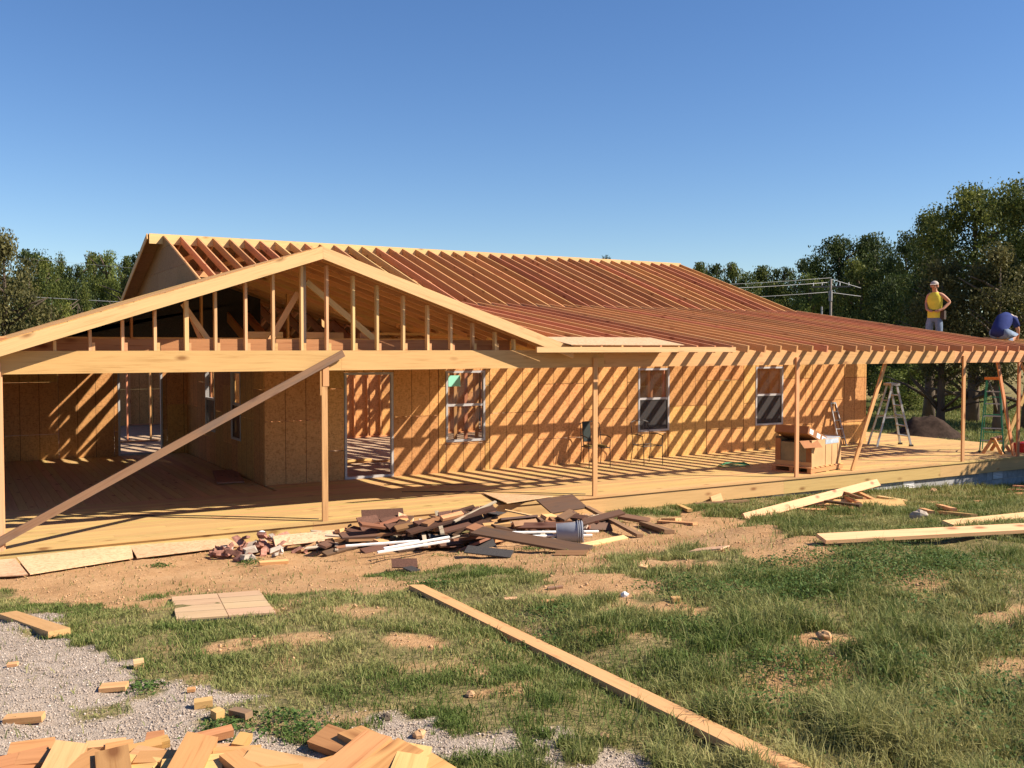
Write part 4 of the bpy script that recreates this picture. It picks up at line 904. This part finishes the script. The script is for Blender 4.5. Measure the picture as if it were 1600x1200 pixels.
# standing man: local frame, facing -Y, feet at z=0
def loft(rings, name, mat, root, n_=20):
    mb = MB()
    for (cx, cy, z, rx, ry) in rings:
        for j in range(n_):
            t = 2*math.pi*j/n_; w_ = 1+.03*math.sin(5*t+z*23); mb.V.append(Vector((cx+rx*w_*math.cos(t), cy+ry*w_*math.sin(t), z)))
    for i in range(len(rings)-1):
        for j in range(n_): mb.F.append((i*n_+j, i*n_+(j+1) % n_, (i+1)*n_+(j+1) % n_, (i+1)*n_+j))
    return part(mb, name, mat, root, True)
def standing(loc, yaw):
    root = rooted('person', loc, yaw, 'person in a yellow sleeveless shirt, shorts and cap standing hands on hips on the roof', 'person'); w4 = WM[root.name]
    hipc = (0, 0, .92, .125)
    torso = [hipc, (0, .01, 1.10, .125), (0, .02, 1.28, .14), (0, .02, 1.42, .105), (0, .0, 1.50, .055), (0, -.03, 1.57, .06)]
    head = [(0, -.03, 1.57, .06), (0, -.055, 1.645, .088), (0, -.05, 1.72, .075)]
    nose = [(0, -.055, 1.645, .088), (0, -.155, 1.64, .018)]
    armL = [(0, .02, 1.42, .105), (.17, .02, 1.42, .062), (.36, .10, 1.22, .047), (.24, -.08, 1.03, .036), (.17, -.14, 1.00, .030)]   # elbow out, hand to the hip
    armR = [(0, .02, 1.42, .105), (-.17, .02, 1.42, .062), (-.235, .05, 1.20, .047), (-.15, -.14, 1.02, .036), (-.11, -.17, 1.00, .030)]
    legL = [hipc, (.10, 0, .84, .10), (.125, -.03, .50, .066), (.14, .02, .30, .056), (.145, .03, .08, .040), (.15, -.03, .035, .042), (.155, -.14, .03, .035)]
    legR = [hipc, (-.10, 0, .84, .10), (-.12, -.04, .50, .066), (-.12, .01, .30, .056), (-.12, .02, .08, .040), (-.125, -.04, .035, .042), (-.13, -.15, .03, .035)]
    hl = hand((.17, -.14, 1.00), (-.9, -.35, -.1), (0, .6, -.6)); hr = hand((-.11, -.17, 1.00), (.9, -.2, -.1), (0, .6, -.6))
    skin('body', *chain(torso, head, nose, armL, armR, legL, legR, *hl, *hr), 'skin', root, w4)
    loft([(0, 0, .80, .185, .140), (0, 0, .86, .185, .142), (0, 0, .96, .178, .138), (0, .01, 1.10, .175, .135), (0, .015, 1.25, .200, .150), (0, .02, 1.37, .195, .135), (0, .015, 1.44, .150, .105), (0, .01, 1.49, .085, .075)], 'sleeveless_shirt', 'shirt_yellow', root)
    for s_ in (-1, 1): loft([(s_*.135, -.03, .44, .088, .095), (s_*.13, -.03, .52, .092, .098), (s_*.115, -.015, .66, .100, .112), (s_*.09, 0, .79, .100, .125)], 'shorts_leg', 'denim', root)
    loft([(0, 0, .70, .15, .115), (0, 0, .76, .176, .130), (0, 0, .84, .176, .130)], 'shorts_seat', 'denim', root)
    zc = 1.70; part(MB().tube([(0, -.04, zc+.115*math.sin(t)*.82) for t in np.linspace(-.25, 1.5, 8)], [.104*math.cos(t) for t in np.linspace(-.25, 1.5, 8)], 18), 'cap', 'cap_tan', root, True)
    mb = MB(); mb.V = [Vector(q_) for q_ in ((-.075, -.12, 1.695), (.075, -.12, 1.695), (.06, -.215, 1.675), (-.06, -.215, 1.675), (-.075, -.12, 1.705), (.075, -.12, 1.705), (.06, -.215, 1.685), (-.06, -.215, 1.685))]; mb.F = BOXF; part(mb, 'cap_brim', 'cap_tan', root)
    pts = [(.185*math.cos(t), .15*math.sin(t), 1.0) for t in np.linspace(0, 2*math.pi, 25)]
    part(MB().tube(pts, .018, 6), 'tool_belt', 'leather', root); part(MB().box((.16, -.06, .76), (.27, .08, .99)), 'tool_pouch', 'leather', root)
    for s in (-1, 1): part(MB().tube([(s*.03, -.135, 1.665), (s*.03, -.142, 1.665)], .010, 8), 'eye', 'iron', root)
    part(MB().tube([(-.028, -.138, 1.60), (.028, -.138, 1.60)], .007, 6), 'mouth', 'brown_board', root)
    for s in (-1, 1): part(MB().box((s*.088-.012, -.06, 1.62), (s*.088+.012, -.02, 1.68)), 'ear', 'skin', root)
    for s in (-1, 1): part(MB().box((s*.14-.055, -.20, 0), (s*.14+.055, .08, .09)), 'boot', 'boot', root)
    return root
standing((17.95, 2.86, 2.611), R(-73))
# crouching man, bent forward over his knees, one hand down on the planks; faces +Y locally away from the yard
def crouching(loc, yaw):
    root = rooted('person', loc, yaw, 'person in a dark blue shirt and brimmed hat crouching bent over at the roof corner', 'person'); w4 = WM[root.name]
    hip = (0, 0, .36, .14); torso = [hip, (0, .12, .52, .14), (0, .28, .66, .15), (0, .42, .72, .11), (0, .50, .73, .055), (0, .56, .74, .06)]
    head = [(0, .56, .74, .06), (0, .62, .70, .09), (0, .66, .64, .07)]
    armL = [(0, .42, .72, .11), (-.18, .42, .70, .062), (-.30, .36, .40, .046), (-.36, .40, .12, .036), (-.37, .42, .06, .03)]
    armR = [(0, .42, .72, .11), (.18, .42, .70, .062), (.24, .52, .44, .046), (.16, .66, .22, .036), (.13, .70, .16, .03)]
    legL = [hip, (-.13, .02, .34, .11), (-.20, .34, .40, .08), (-.18, .16, .16, .058), (-.17, .08, .06, .042), (-.18, .16, .035, .04), (-.18, .26, .03, .035)]
    legR = [hip, (.13, .02, .34, .11), (.22, .36, .30, .08), (.20, .12, .12, .058), (.19, -.02, .07, .042), (.19, .04, .035, .04), (.19, .12, .03, .035)]
    hl = hand((-.37, .42, .06), (-.15, .8, -.45), (0, -.3, -1)); hr = hand((.13, .70, .16), (-.1, .7, -.6), (0, -.6, -.6))
    skin('body', *chain(torso, head, armL, armR, legL, legR, *hl, *hr), 'skin', root, w4)
    part(MB().tube([(0, -.10, .30), (0, -.02, .42), (0, .10, .55), (0, .26, .68), (0, .40, .74), (0, .49, .755)], [.165, .185, .19, .20, .165, .08], 18), 'shirt', 'shirt_blue', root, True)
    for s_, e_ in ((-1, (-.27, .385, .50)), (1, (.225, .49, .53))): part(MB().tube([(s_*.08, .41, .73), (s_*.18, .42, .70), e_], [.10, .088, .072], 14), 'sleeve', 'shirt_blue', root, True)
    for L_ in ([(-.06, -.06, .36), (-.13, .06, .37), (-.20, .34, .40), (-.18, .20, .20), (-.172, .11, .09)], [(.06, -.06, .36), (.13, .06, .35), (.22, .36, .30), (.20, .16, .15), (.19, .03, .09)]):
        part(MB().tube(L_, [.15, .135, .098, .082, .072], 14), 'trouser_leg', 'denim', root, True)
    part(MB().tube([(0, .605, .745+.115*math.sin(t)) for t in np.linspace(-.1, 1.5, 8)], [.108*math.cos(t) for t in np.linspace(-.1, 1.5, 8)], 18), 'hat', 'cap_tan', root, True)
    part(MB().tube([(0, .61, .745), (0, .605, .757)], [.17, .165], 20), 'hat_brim', 'cap_tan', root)
    for s, y in ((-1, .17), (1, .05)): part(MB().box((s*.185-.05, y-.12, 0), (s*.185+.05, y+.15, .085)), 'boot', 'boot', root)
    for s in (-1, 1): part(MB().tube([(s*.03, .70, .68), (s*.03, .708, .676)], .010, 8), 'eye', 'iron', root)
crouching((17.62, .78, 2.611), R(-80))

# ------------------------------------------------------------------ utility pole and lines
pb = Vector(CAM+ray(1298, 480)*57); pz = float(gz(pb.x, pb.y)); ptop = Vector(CAM+ray(1298, 436)*57)
pole = empty('utility_pole', (pb.x, pb.y, pz), 'grey wooden utility pole with a crossarm standing before the dark trees', 'pole')
MB().tube([(pb.x, pb.y, pz-.2), (pb.x, pb.y, ptop.z)], [.085, .065], 10).build('shaft', 'pole_wood', pole, True)
ad_ = Vector((.75, -.65, 0)); ac = Vector((pb.x, pb.y, ptop.z-.45)); MB().bar(ac-ad_*1.1, ac+ad_*1.1, .08, .07).build('crossarm', 'pole_wood', pole)
for s in (-1.0, -.5, .5, 1.0): MB().tube([ac+ad_*s+Vector((0, 0, .06)), ac+ad_*s+Vector((0, 0, .24))], [.025, .03], 8).build('insulator', 'white_paint', pole)
MB().tube([Vector((pb.x-.2, pb.y-.15, ptop.z-1.3)), Vector((pb.x-.2, pb.y-.15, ptop.z-.7))], .11, 12).build('transformer', 'concrete', pole)
for (py0, py1, r, lab) in ((436, 434, .009, 'topmost thin power line left of the pole'), (441, 441, .017, 'thick pale power line, second from the top'), (457.5, 456, .012, 'lowest pale power line left of the pole')):
    a = Vector(CAM+ray(1298, py1)*57); b_ = Vector(CAM+ray(700, py0+6)*50)
    pts = [a.lerp(b_, t)+Vector((0, 0, -1.0*4*t*(1-t)*.35)) for t in np.linspace(0, 1, 14)]
    tag(MB().tube(pts, r, 5).build('power_line', 'wire', None, True), lab, 'wire')
for (py0, py1, lab) in ((436, 450, 'short upper wire running right from the pole'), (457, 463, 'short lower wire running right from the pole')):
    tag(MB().tube([Vector(CAM+ray(1298, py0)*57), Vector(CAM+ray(1345, py1)*64)], .018, 5).build('power_line', 'wire', None, True), lab, 'wire')
tag(MB().tube([Vector(CAM+ray(x, y)*55) for x, y in ((-260, 449), (40, 463.5), (190, 472), (330, 482))], .015, 5).build('power_line', 'wire', None, True), 'pale cable before the left trees above the gable rake', 'wire')
tag(MB().tube([Vector(CAM+ray(x, y)*58) for x, y in ((-200, 388), (60, 406), (220, 420), (320, 430))], .006, 5).build('power_line', 'wire', None, True), 'faint upper wire across the left treetops', 'wire')
sv = Vector(CAM+ray(1284, 492)*60)
an = empty('roof_antenna', (sv.x, sv.y, float(gz(sv.x, sv.y))), 'small pale antenna mast standing up behind the porch roof', 'antenna')
MB().tube([(sv.x, sv.y, float(gz(sv.x, sv.y))), (sv.x, sv.y, sv.z+.5)], .05, 8).build('mast', 'wire', an); MB().bar(sv+Vector((-.6, .3, -.1)), sv+Vector((.6, -.3, -.1)), .06, .06).build('cross_bar', 'wire', an)

# ------------------------------------------------------------------ trees
def crown(nm, n_leaf, n_clump, shape, leaf, mat, seed):
    """Unit tree crown: height 0..1, radius about .32; clumps of leaf-sized faces through the volume."""
    g = np.random.default_rng(seed); C_, S_ = [], []
    while len(C_) < n_clump:
        h = g.uniform(.10, 1.0); a = g.uniform(0, 6.28)
        if shape == 'round': rm = .36*np.sqrt(max(0, 1-((h-.56)/.46)**2))
        elif shape == 'spire': rm = .24*(1-h)**.7*(.75+.5*g.random())+.02
        else: rm = .33*np.sqrt(max(0, 1-((h-.50)/.52)**2))*(.65+.7*g.random())
        r = rm*np.sqrt(g.random()); C_.append((r*np.cos(a), r*np.sin(a), h)); S_.append(g.uniform(.035, .085)*(1.15-.45*h))
    C_ = np.array(C_); S_ = np.array(S_); k = g.integers(0, n_clump, n_leaf)
    P = C_[k]+np.clip(g.normal(0, 1, (n_leaf, 3)), -1.7, 1.7)*S_[k][:, None]*np.array([1, 1, .75])
    u = g.normal(0, 1, (n_leaf, 3)); u /= np.linalg.norm(u, axis=1)[:, None]
    w = g.normal(0, 1, (n_leaf, 3)); w -= u*(w*u).sum(1)[:, None]; w /= np.linalg.norm(w, axis=1)[:, None]
    s = leaf*g.uniform(.6, 1.35, (n_leaf, 1)); V = np.stack([P-u*s, P+w*s*.55, P+u*s, P-w*s*.55], 1).reshape(-1, 3)
    tint = np.repeat(np.clip(g.normal(.42, .22, n_leaf)+(g.random(n_clump)[k]-.5)*.7, 0, 1), 4)
    return npmesh(nm, V, np.arange(4*n_leaf).reshape(-1, 4), mat, tint), C_
def trunk(nm, C_, seed, mat='bark', r0=.022):
    g = random.Random(seed); mb = MB(); mb.tube([(0, 0, -.03), (.004, .003, .12), (-.006, .008, .35), (.004, 0, .62), (0, .004, .88)], [r0*1.35, r0, r0*.78, r0*.45, r0*.15], 8)
    for i in range(14):
        c = C_[g.randrange(len(C_))]; h0 = max(.10, c[2]-g.uniform(.08, .22)); mb.tube([(0, 0, h0), (c[0]*.5, c[1]*.5, (h0+c[2])/2+.01), tuple(c)], [r0*.45, r0*.28, r0*.08], 5)
    return pydata(nm, mb.V, mb.F, mat, True)
TV = {}
for nm, (nl, nc, sh_, lf_, mt_) in dict(dark_round=(15000, 90, 'round', .0125, 'leaf_dark'), mid_round=(15000, 80, 'rough', .0125, 'leaf_mid'), spire=(12000, 80, 'spire', .011, 'leaf_mid'), brown=(15000, 90, 'rough', .0115, 'leaf_brown'), big=(30000, 130, 'rough', .0100, 'leaf_mid'), bigdark=(28000, 120, 'round', .0105, 'leaf_dark'), light=(12000, 60, 'rough', .013, 'leaf_light')).items():
    me, C_ = crown('crown', nl, nc, sh_, lf_, mt_, len(TV)+40); TV[nm] = (me, trunk('trunk', C_, len(TV)))
def tree(kind, px, py_top, dist, wid, label, sink=0.0, grp=None, cat='tree', base=.04):
    p = CAM+ray(px, 543.5)*dist; z0 = float(gz(p[0], p[1])); top = (CAM+ray(px, py_top)*dist)[2]
    H = top-z0; r = wid/F_PX*dist/2/.33
    w = Matrix.Translation((p[0], p[1], z0-sink)) @ Matrix.Rotation(rnd.uniform(0, 6.28), 4, 'Z')
    o = add('tree', None, None, w); tag(o, label, cat, grp); o.empty_display_size = .5
    S = Matrix.Translation((0, 0, base*H)) @ Matrix.Diagonal((r, r, H*(.96-base), 1))
    add('trunk', TV[kind][1], o, w @ Matrix.Diagonal((H*1.1, H*1.1, H+sink, 1))); add('crown', TV[kind][0], o, w @ S)
LG, RG = 'trees behind the house at left', 'trees behind the house at right'
for (kd, px, yt, d, wd_, lab) in (('brown', 8, 362, 38, 120, 'large brownish green tree at the left picture edge'), ('brown', -75, 350, 36, 150, 'large brownish green tree just outside the left picture edge'),
        ('dark_round', 48, 384, 72, 75, 'dark green tree with twin tops right of the brownish tree'), ('mid_round', 78, 402, 66, 60, 'mid green tree behind the cable at left'), ('spire', 97, 396, 75, 46, 'pointed tree left of the gap in the treetops'),
        ('dark_round', 120, 408, 70, 60, 'dark tree at the gap in the left treetops'), ('spire', 134, 440, 52, 44, 'small bright pointed tree low before the dark left trees'), ('mid_round', 152, 394, 78, 55, 'rugged tree right of the gap in the left treetops'), ('light', 172, 391, 74, 56, 'pale yellowish tree left of the house gable'),
        ('mid_round', 196, 400, 76, 55, 'tree just left of the house gable'), ('dark_round', 218, 388, 72, 50, 'dark tree touching the house gable'), ('dark_round', 245, 395, 78, 60, 'tree mostly hidden behind the house gable'), ('dark_round', 30, 425, 80, 90, 'low dark tree filling behind the brownish tree'), ('mid_round', 100, 430, 82, 90, 'low green tree filling behind the cable'), ('dark_round', 165, 430, 85, 90, 'low dark tree filling behind the pale tree')):
    tree(kd, px, yt, d, wd_, lab, grp=LG)
for (kd, px, yt, d, wd_, lab) in (('dark_round', 948, 394, 120, 24, 'tiny treetop peeking over the ridge'), ('mid_round', 1085, 410, 110, 60, 'far tree just right of the ridge end'), ('dark_round', 1118, 407, 115, 60, 'far dark tree right of the ridge end'), ('mid_round', 1150, 411, 105, 60, 'far green tree above the power lines'),
        ('mid_round', 1185, 415, 100, 70, 'far pale green tree above the power lines'), ('dark_round', 1222, 412, 100, 64, 'far tree left of the utility pole'), ('dark_round', 1262, 398, 90, 74, 'dark tree behind the utility pole, left'), ('bigdark', 1310, 372, 80, 110, 'broad dark tree rising behind the utility pole'), ('bigdark', 1365, 368, 78, 100, 'broad dark tree right of the utility pole'), ('mid_round', 1345, 405, 68, 95, 'yellow green tree below the broad dark trees'),
        ('light', 1265, 425, 78, 60, 'low pale tree at the foot of the dark trees'), ('bigdark', 1415, 372, 66, 80, 'dark tree left of the tall trees'), ('big', 1452, 330, 52, 100, 'tall yellow green tree behind the standing person'), ('big', 1520, 288, 49, 150, 'tallest tree with a thick dark trunk beyond the porch corner'), ('big', 1610, 272, 44, 150, 'tall tree cut by the right picture edge'), ('brown', 1470, 400, 44, 110, 'brownish tree behind the standing person'), ('brown', 1560, 380, 42, 120, 'brownish tree behind the crouching person'),
        ('bigdark', 1395, 430, 60, 90, 'low dark tree between the pole and the standing person'), ('bigdark', 1660, 320, 46, 150, 'dark tree outside the right picture edge'), ('mid_round', 1215, 440, 90, 80, 'low green tree below the power lines'), ('dark_round', 1300, 450, 80, 110, 'low dark tree at the foot of the utility pole'), ('light', 1420, 556, 57, 90, 'sunlit bush seen under the porch beam'), ('light', 1490, 575, 58, 80, 'second sunlit bush under the porch beam, beside the thick trunk')):
    tree(kd, px, yt, d, wd_, lab, grp=RG, cat='tree' if 'bush' not in lab else 'bush', base=.22 if d < 56 else .04)
# small yard tree outside the frame at right: its shade lies on the deck corner
w = Matrix.Translation((20.9, -3.9, -.85)); o = add('tree', None, None, w); tag(o, 'small yard tree beyond the right picture edge shading the deck corner', 'tree'); o.empty_display_size = .5
add('trunk', TV['mid_round'][1], o, w @ Matrix.Diagonal((4.5, 4.5, 5.5, 1))); add('crown', TV['mid_round'][0], o, w @ Matrix.Diagonal((5.6, 5.6, 5.7, 1)))
# spoil mound beyond the deck
mc = dk(1432, 690, -1.05); n1, n2 = 26, 40; V = []; Fc = []
mx, my = float(mc.x)+.3, float(mc.y); zb = float(gz(mx, my))
for i in range(n1):
    for j in range(n2):
        t = i/(n1-1); a = 2*math.pi*j/n2; rr = 1.0-t; x = math.cos(a)*rr*2.6; y = math.sin(a)*rr*1.7
        h = .74*(math.cos(math.pi*min(1, rr))*.5+.5)*(1+.45*math.sin(x*1.7+1))+.42*(float(fbm(np.array(x*2.2+9), np.array(y*2.2+4), 3))-.42)*min(1, (1-rr)*4)
        V.append((mx+x*.86-y*.5, my-x*.5-y*.86+.0, zb-.05+max(0, h)))
for i in range(n1-1):
    for j in range(n2): Fc.append((i*n2+j, i*n2+(j+1) % n2, (i+1)*n2+(j+1) % n2, (i+1)*n2+j))
tag(add('spoil_mound', pydata('spoil_mound', V, Fc, 'mound_dirt', True)), 'dark mound of dug earth beyond the deck under the tree', 'mound')

# ------------------------------------------------------------------ grass, weeds and gravel
def blades(nm, X, Y, Hh, Wd, lean, tint, mat, zfun=gz):
    n_ = len(X); Z = zfun(X, Y); a = rng.uniform(0, 6.28, n_); ca, sa = np.cos(a), np.sin(a); b_ = rng.uniform(0, 6.28, n_)
    lx, ly = np.cos(b_)*lean*Hh, np.sin(b_)*lean*Hh
    p = np.stack([X, Y, Z-.008], -1); wv = np.stack([ca, sa, 0*ca], -1)*(Wd/2)[:, None]
    md = p+np.stack([lx*.35, ly*.35, Hh*.58], -1); tp = p+np.stack([lx, ly, Hh*(1-.35*lean)], -1)
    V = np.stack([p-wv, p+wv, md+wv*.75, md-wv*.75, tp], 1).reshape(-1, 3); k = np.arange(n_)*5
    T = np.concatenate([np.stack([k, k+1, k+2], -1), np.stack([k, k+2, k+3], -1), np.stack([k+3, k+2, k+4], -1)])
    return npmesh(nm, V, None, mat, np.repeat(tint, 5), T)
def clear(X, Y):
    ok = np.ones(len(X), bool)
    for P in FOOT: ok &= ~inside(P, X, Y)
    return ok
# sample inside the view wedge with density falling with distance
n0 = 1150000
dd = 3.2+(rng.random(n0)**1.5)*23.0; lat = rng.uniform(-.76, .76, n0)*dd
X = CAM[0]+FW[0]*dd+RT[0]*lat; Y = CAM[1]+FW[1]*dd+RT[1]*lat
ok = (Y < -.06); X, Y, dd, lat = X[ok], Y[ok], dd[ok], lat[ok]
g_, d_ = masks(X, Y); clump = fbm(X*3.1, Y*3.1, 55, 3); big_ = fbm(X*.55, Y*.55, 91, 3)
dens = (1-.985*g_)*(1-.965*d_)*np.clip(.12+2.5*(clump-.34), .16, 1.0)
ok = (rng.random(len(X)) < dens) & clear(X, Y)
X, Y, dd, lat, clump, big_ = X[ok], Y[ok], dd[ok], lat[ok], clump[ok], big_[ok]
right = np.clip((lat/dd+.10)/.45, 0, 1)                          # the lawn runs wild towards the right
wild = right*np.clip((big_-.36)*4, 0, 1)
Hh = (.022+.030*rng.random(len(X))+.05*clump*(.35+right))*(1+1.25*wild*rng.random(len(X))); Wd = .0035+.00042*dd*rng.uniform(.7, 1.4, len(X))
dry = fbm(X*1.1, Y*1.1, 13, 3); tuft = fbm(X*6.5, Y*6.5, 19, 2); Hh = Hh*(.45+1.25*tuft); tint = np.clip(rng.normal(.25, .18, len(X))+.08*right+(dry-.5)*1.35-(tuft-.5)*.5+np.where(rng.random(len(X)) < .06, .5, 0), 0, 1)
tag(add('lawn_grass', blades('lawn_grass', X, Y, Hh, Wd, rng.uniform(.15, 1.1, len(X)), tint, 'grass')), 'patchy green lawn grass growing over the yard', 'grass', kind='stuff')
# the lawn goes on outside the frame, sparser
n1_ = 200000; X3 = rng.uniform(-10.5, 21, n1_); Y3 = rng.uniform(-15.4, -.1, n1_)
vx, vy = X3-CAM[0], Y3-CAM[1]; dep = vx*FW[0]+vy*FW[1]; la3 = vx*RT[0]+vy*RT[1]
ok = (dep < 3.2) | (np.abs(la3) > .755*dep); X3, Y3 = X3[ok], Y3[ok]; g_, d_ = masks(X3, Y3); ok = (rng.random(len(X3)) < (1-.985*g_)*(1-.965*d_)*np.clip(.1+2.5*(fbm(X3*3.1, Y3*3.1, 55, 3)-.34), .05, 1)) & clear(X3, Y3); X3, Y3 = X3[ok], Y3[ok]
tag(add('lawn_grass', blades('lawn_grass', X3, Y3, rng.uniform(.04, .16, len(X3)), rng.uniform(.008, .016, len(X3)), rng.uniform(.15, 1.1, len(X3)), np.clip(rng.normal(.25, .2, len(X3)), 0, 1), 'grass')), 'lawn grass at the margins of the yard', 'grass', kind='stuff')
# long pale stems standing out of the wild grass
sel = rng.random(len(X)) < .005*(.15+right+wild); xs, ys = X[sel], Y[sel]
tag(add('grass_stems', blades('grass_stems', xs, ys, rng.uniform(.10, .30, len(xs)), rng.uniform(.003, .006, len(xs)), rng.uniform(.2, .9, len(xs)), np.clip(rng.normal(.75, .2, len(xs)), 0, 1), 'grass')), 'long pale grass stems standing above the lawn', 'grass', kind='stuff')
# leafy weeds
WP = [(1185, 905, .30), (1210, 890, .3), (1300, 880, .45), (1330, 905, .5), (1360, 885, .5), (1270, 920, .4), (1380, 900, .45), (1420, 880, .5), (1470, 890, .5), (1520, 900, .5), (1100, 930, .3), (1060, 915, .25), (1240, 935, .3), (1160, 930, .3), (1440, 950, .3), (1545, 1145, .5), (1590, 1120, .5), (1480, 1160, .4), (1190, 1120, .3), (1230, 1050, .3), (870, 960, .2), (830, 1010, .2), (680, 915, .15), (1290, 815, .3), (1120, 800, .3), (690, 868, .14), (830, 860, .16), (755, 846, .12), (390, 880, .12), (250, 885, .1), (1080, 985, .25), (350, 1140, .12), (440, 1130, .14), (480, 1150, .12), (225, 1076, .08), (1000, 800, .2), (950, 815, .2), (1540, 1010, .3), (1400, 1040, .3)]
PV, PT = [], []
for (x, y, s) in WP:
    g = gp(x, y); n_ = int(2600*s); r = rng.normal(0, 1, (n_, 2))*s*.75; xx, yy = g.x+r[:, 0], g.y+r[:, 1]; hz = rng.random(n_)**1.4*s*.42*np.exp(-(r**2).sum(1)/(s*s))
    P = np.stack([xx, yy, gz(xx, yy)+.01+hz], -1); u = rng.normal(0, 1, (n_, 3)); u[:, 2] *= .5; u /= np.linalg.norm(u, axis=1)[:, None]
    w_ = np.cross(u, rng.normal(0, .5, (n_, 3))+np.array([0, 0, 1])); w_ /= np.linalg.norm(w_, axis=1)[:, None]; q_ = rng.uniform(.006, .017, (n_, 1))
    PV.append(np.stack([P-u*q_, P+w_*q_*.6, P+u*q_, P-w_*q_*.6], 1).reshape(-1, 3)); PT.append(np.repeat(np.clip(rng.normal(.4, .25, n_), 0, 1), 4))
PV = np.concatenate(PV); PT = np.concatenate(PT)
keep = clear(PV[::4, 0], PV[::4, 1]).repeat(4); PV, PT = PV[keep], PT[keep]
tag(add('weeds', npmesh('weeds', PV, np.arange(len(PV)).reshape(-1, 4), 'weed', PT)), 'low leafy weeds growing in tufts through the grass', 'weeds', kind='stuff')
# far meadow grass seen under the porch roof
n_ = 90000; dm = 26+45*rng.random(n_)**.8; la = rng.uniform(.30, .60, n_)*dm; X2 = CAM[0]+FW[0]*dm+RT[0]*la; Y2 = CAM[1]+FW[1]*dm+RT[1]*la
ok = (X2 > 20.3); X2, Y2, dm = X2[ok], Y2[ok], dm[ok]
tag(add('meadow_grass', blades('meadow_grass', X2, Y2, rng.uniform(.08, .30, len(X2)), .010+.0006*dm, rng.uniform(.1, .9, len(X2)), np.clip(rng.normal(.35, .2, len(X2)), 0, 1), 'grass')), 'bright meadow grass beyond the deck at right', 'grass', kind='stuff')
# gravel stones on the gravel and crumbs on the dirt
def stones(nm, X, Y, r, tint):
    n_ = len(X); base = np.array([[1, 0, 0], [0, 1, 0], [-1, 0, 0], [0, -1, 0], [0, 0, .8], [0, 0, -.8]], float)
    V = base[None]*rng.uniform(.6, 1.25, (n_, 6, 1))*r[:, None, None]; a = rng.uniform(0, 6.28, n_); c, s = np.cos(a)[:, None], np.sin(a)[:, None]
    x = V[..., 0]*c-V[..., 1]*s; y = V[..., 0]*s+V[..., 1]*c; V = np.stack([x+X[:, None], y+Y[:, None], V[..., 2]+(gz(X, Y)+r*.25)[:, None]], -1).reshape(-1, 3)
    f = np.array([[0, 1, 4], [1, 2, 4], [2, 3, 4], [3, 0, 4], [1, 0, 5], [2, 1, 5], [3, 2, 5], [0, 3, 5]])
    return npmesh(nm, V, None, 'stone', np.repeat(tint, 6), (f[None]+(np.arange(n_)*6)[:, None, None]).reshape(-1, 3))
n_ = 300000; dd = 3.0+rng.random(n_)**1.1*6.7; lat = rng.uniform(-.76, .40, n_)*dd; X = CAM[0]+FW[0]*dd+RT[0]*lat; Y = CAM[1]+FW[1]*dd+RT[1]*lat
g_, d_ = masks(X, Y); ok = (rng.random(n_) < g_*.5); X, Y = X[ok], Y[ok]
tag(add('gravel_stones', stones('gravel_stones', X, Y, .003+.0062*rng.random(len(X))**2.2, np.clip(rng.normal(.45, .22, len(X)), 0, 1))), 'pale grey crushed gravel of the drive', 'gravel', kind='stuff')
n_ = 60000; dd = 6+rng.random(n_)*9; lat = rng.uniform(-.6, .5, n_)*dd; X = CAM[0]+FW[0]*dd+RT[0]*lat; Y = CAM[1]+FW[1]*dd+RT[1]*lat
g_, d_ = masks(X, Y); ok = (rng.random(n_) < d_*.16) & (Y < -.1); X, Y = X[ok], Y[ok]
cr = stones('dirt_crumbs', X, Y, .004+.016*rng.random(len(X))**3.5, np.clip(rng.normal(.25, .2, len(X)), 0, 1)); cr.materials[0] = M['clod']
tag(add('dirt_crumbs', cr), 'orange dirt crumbs strewn over the bare strip', 'dirt', kind='stuff')
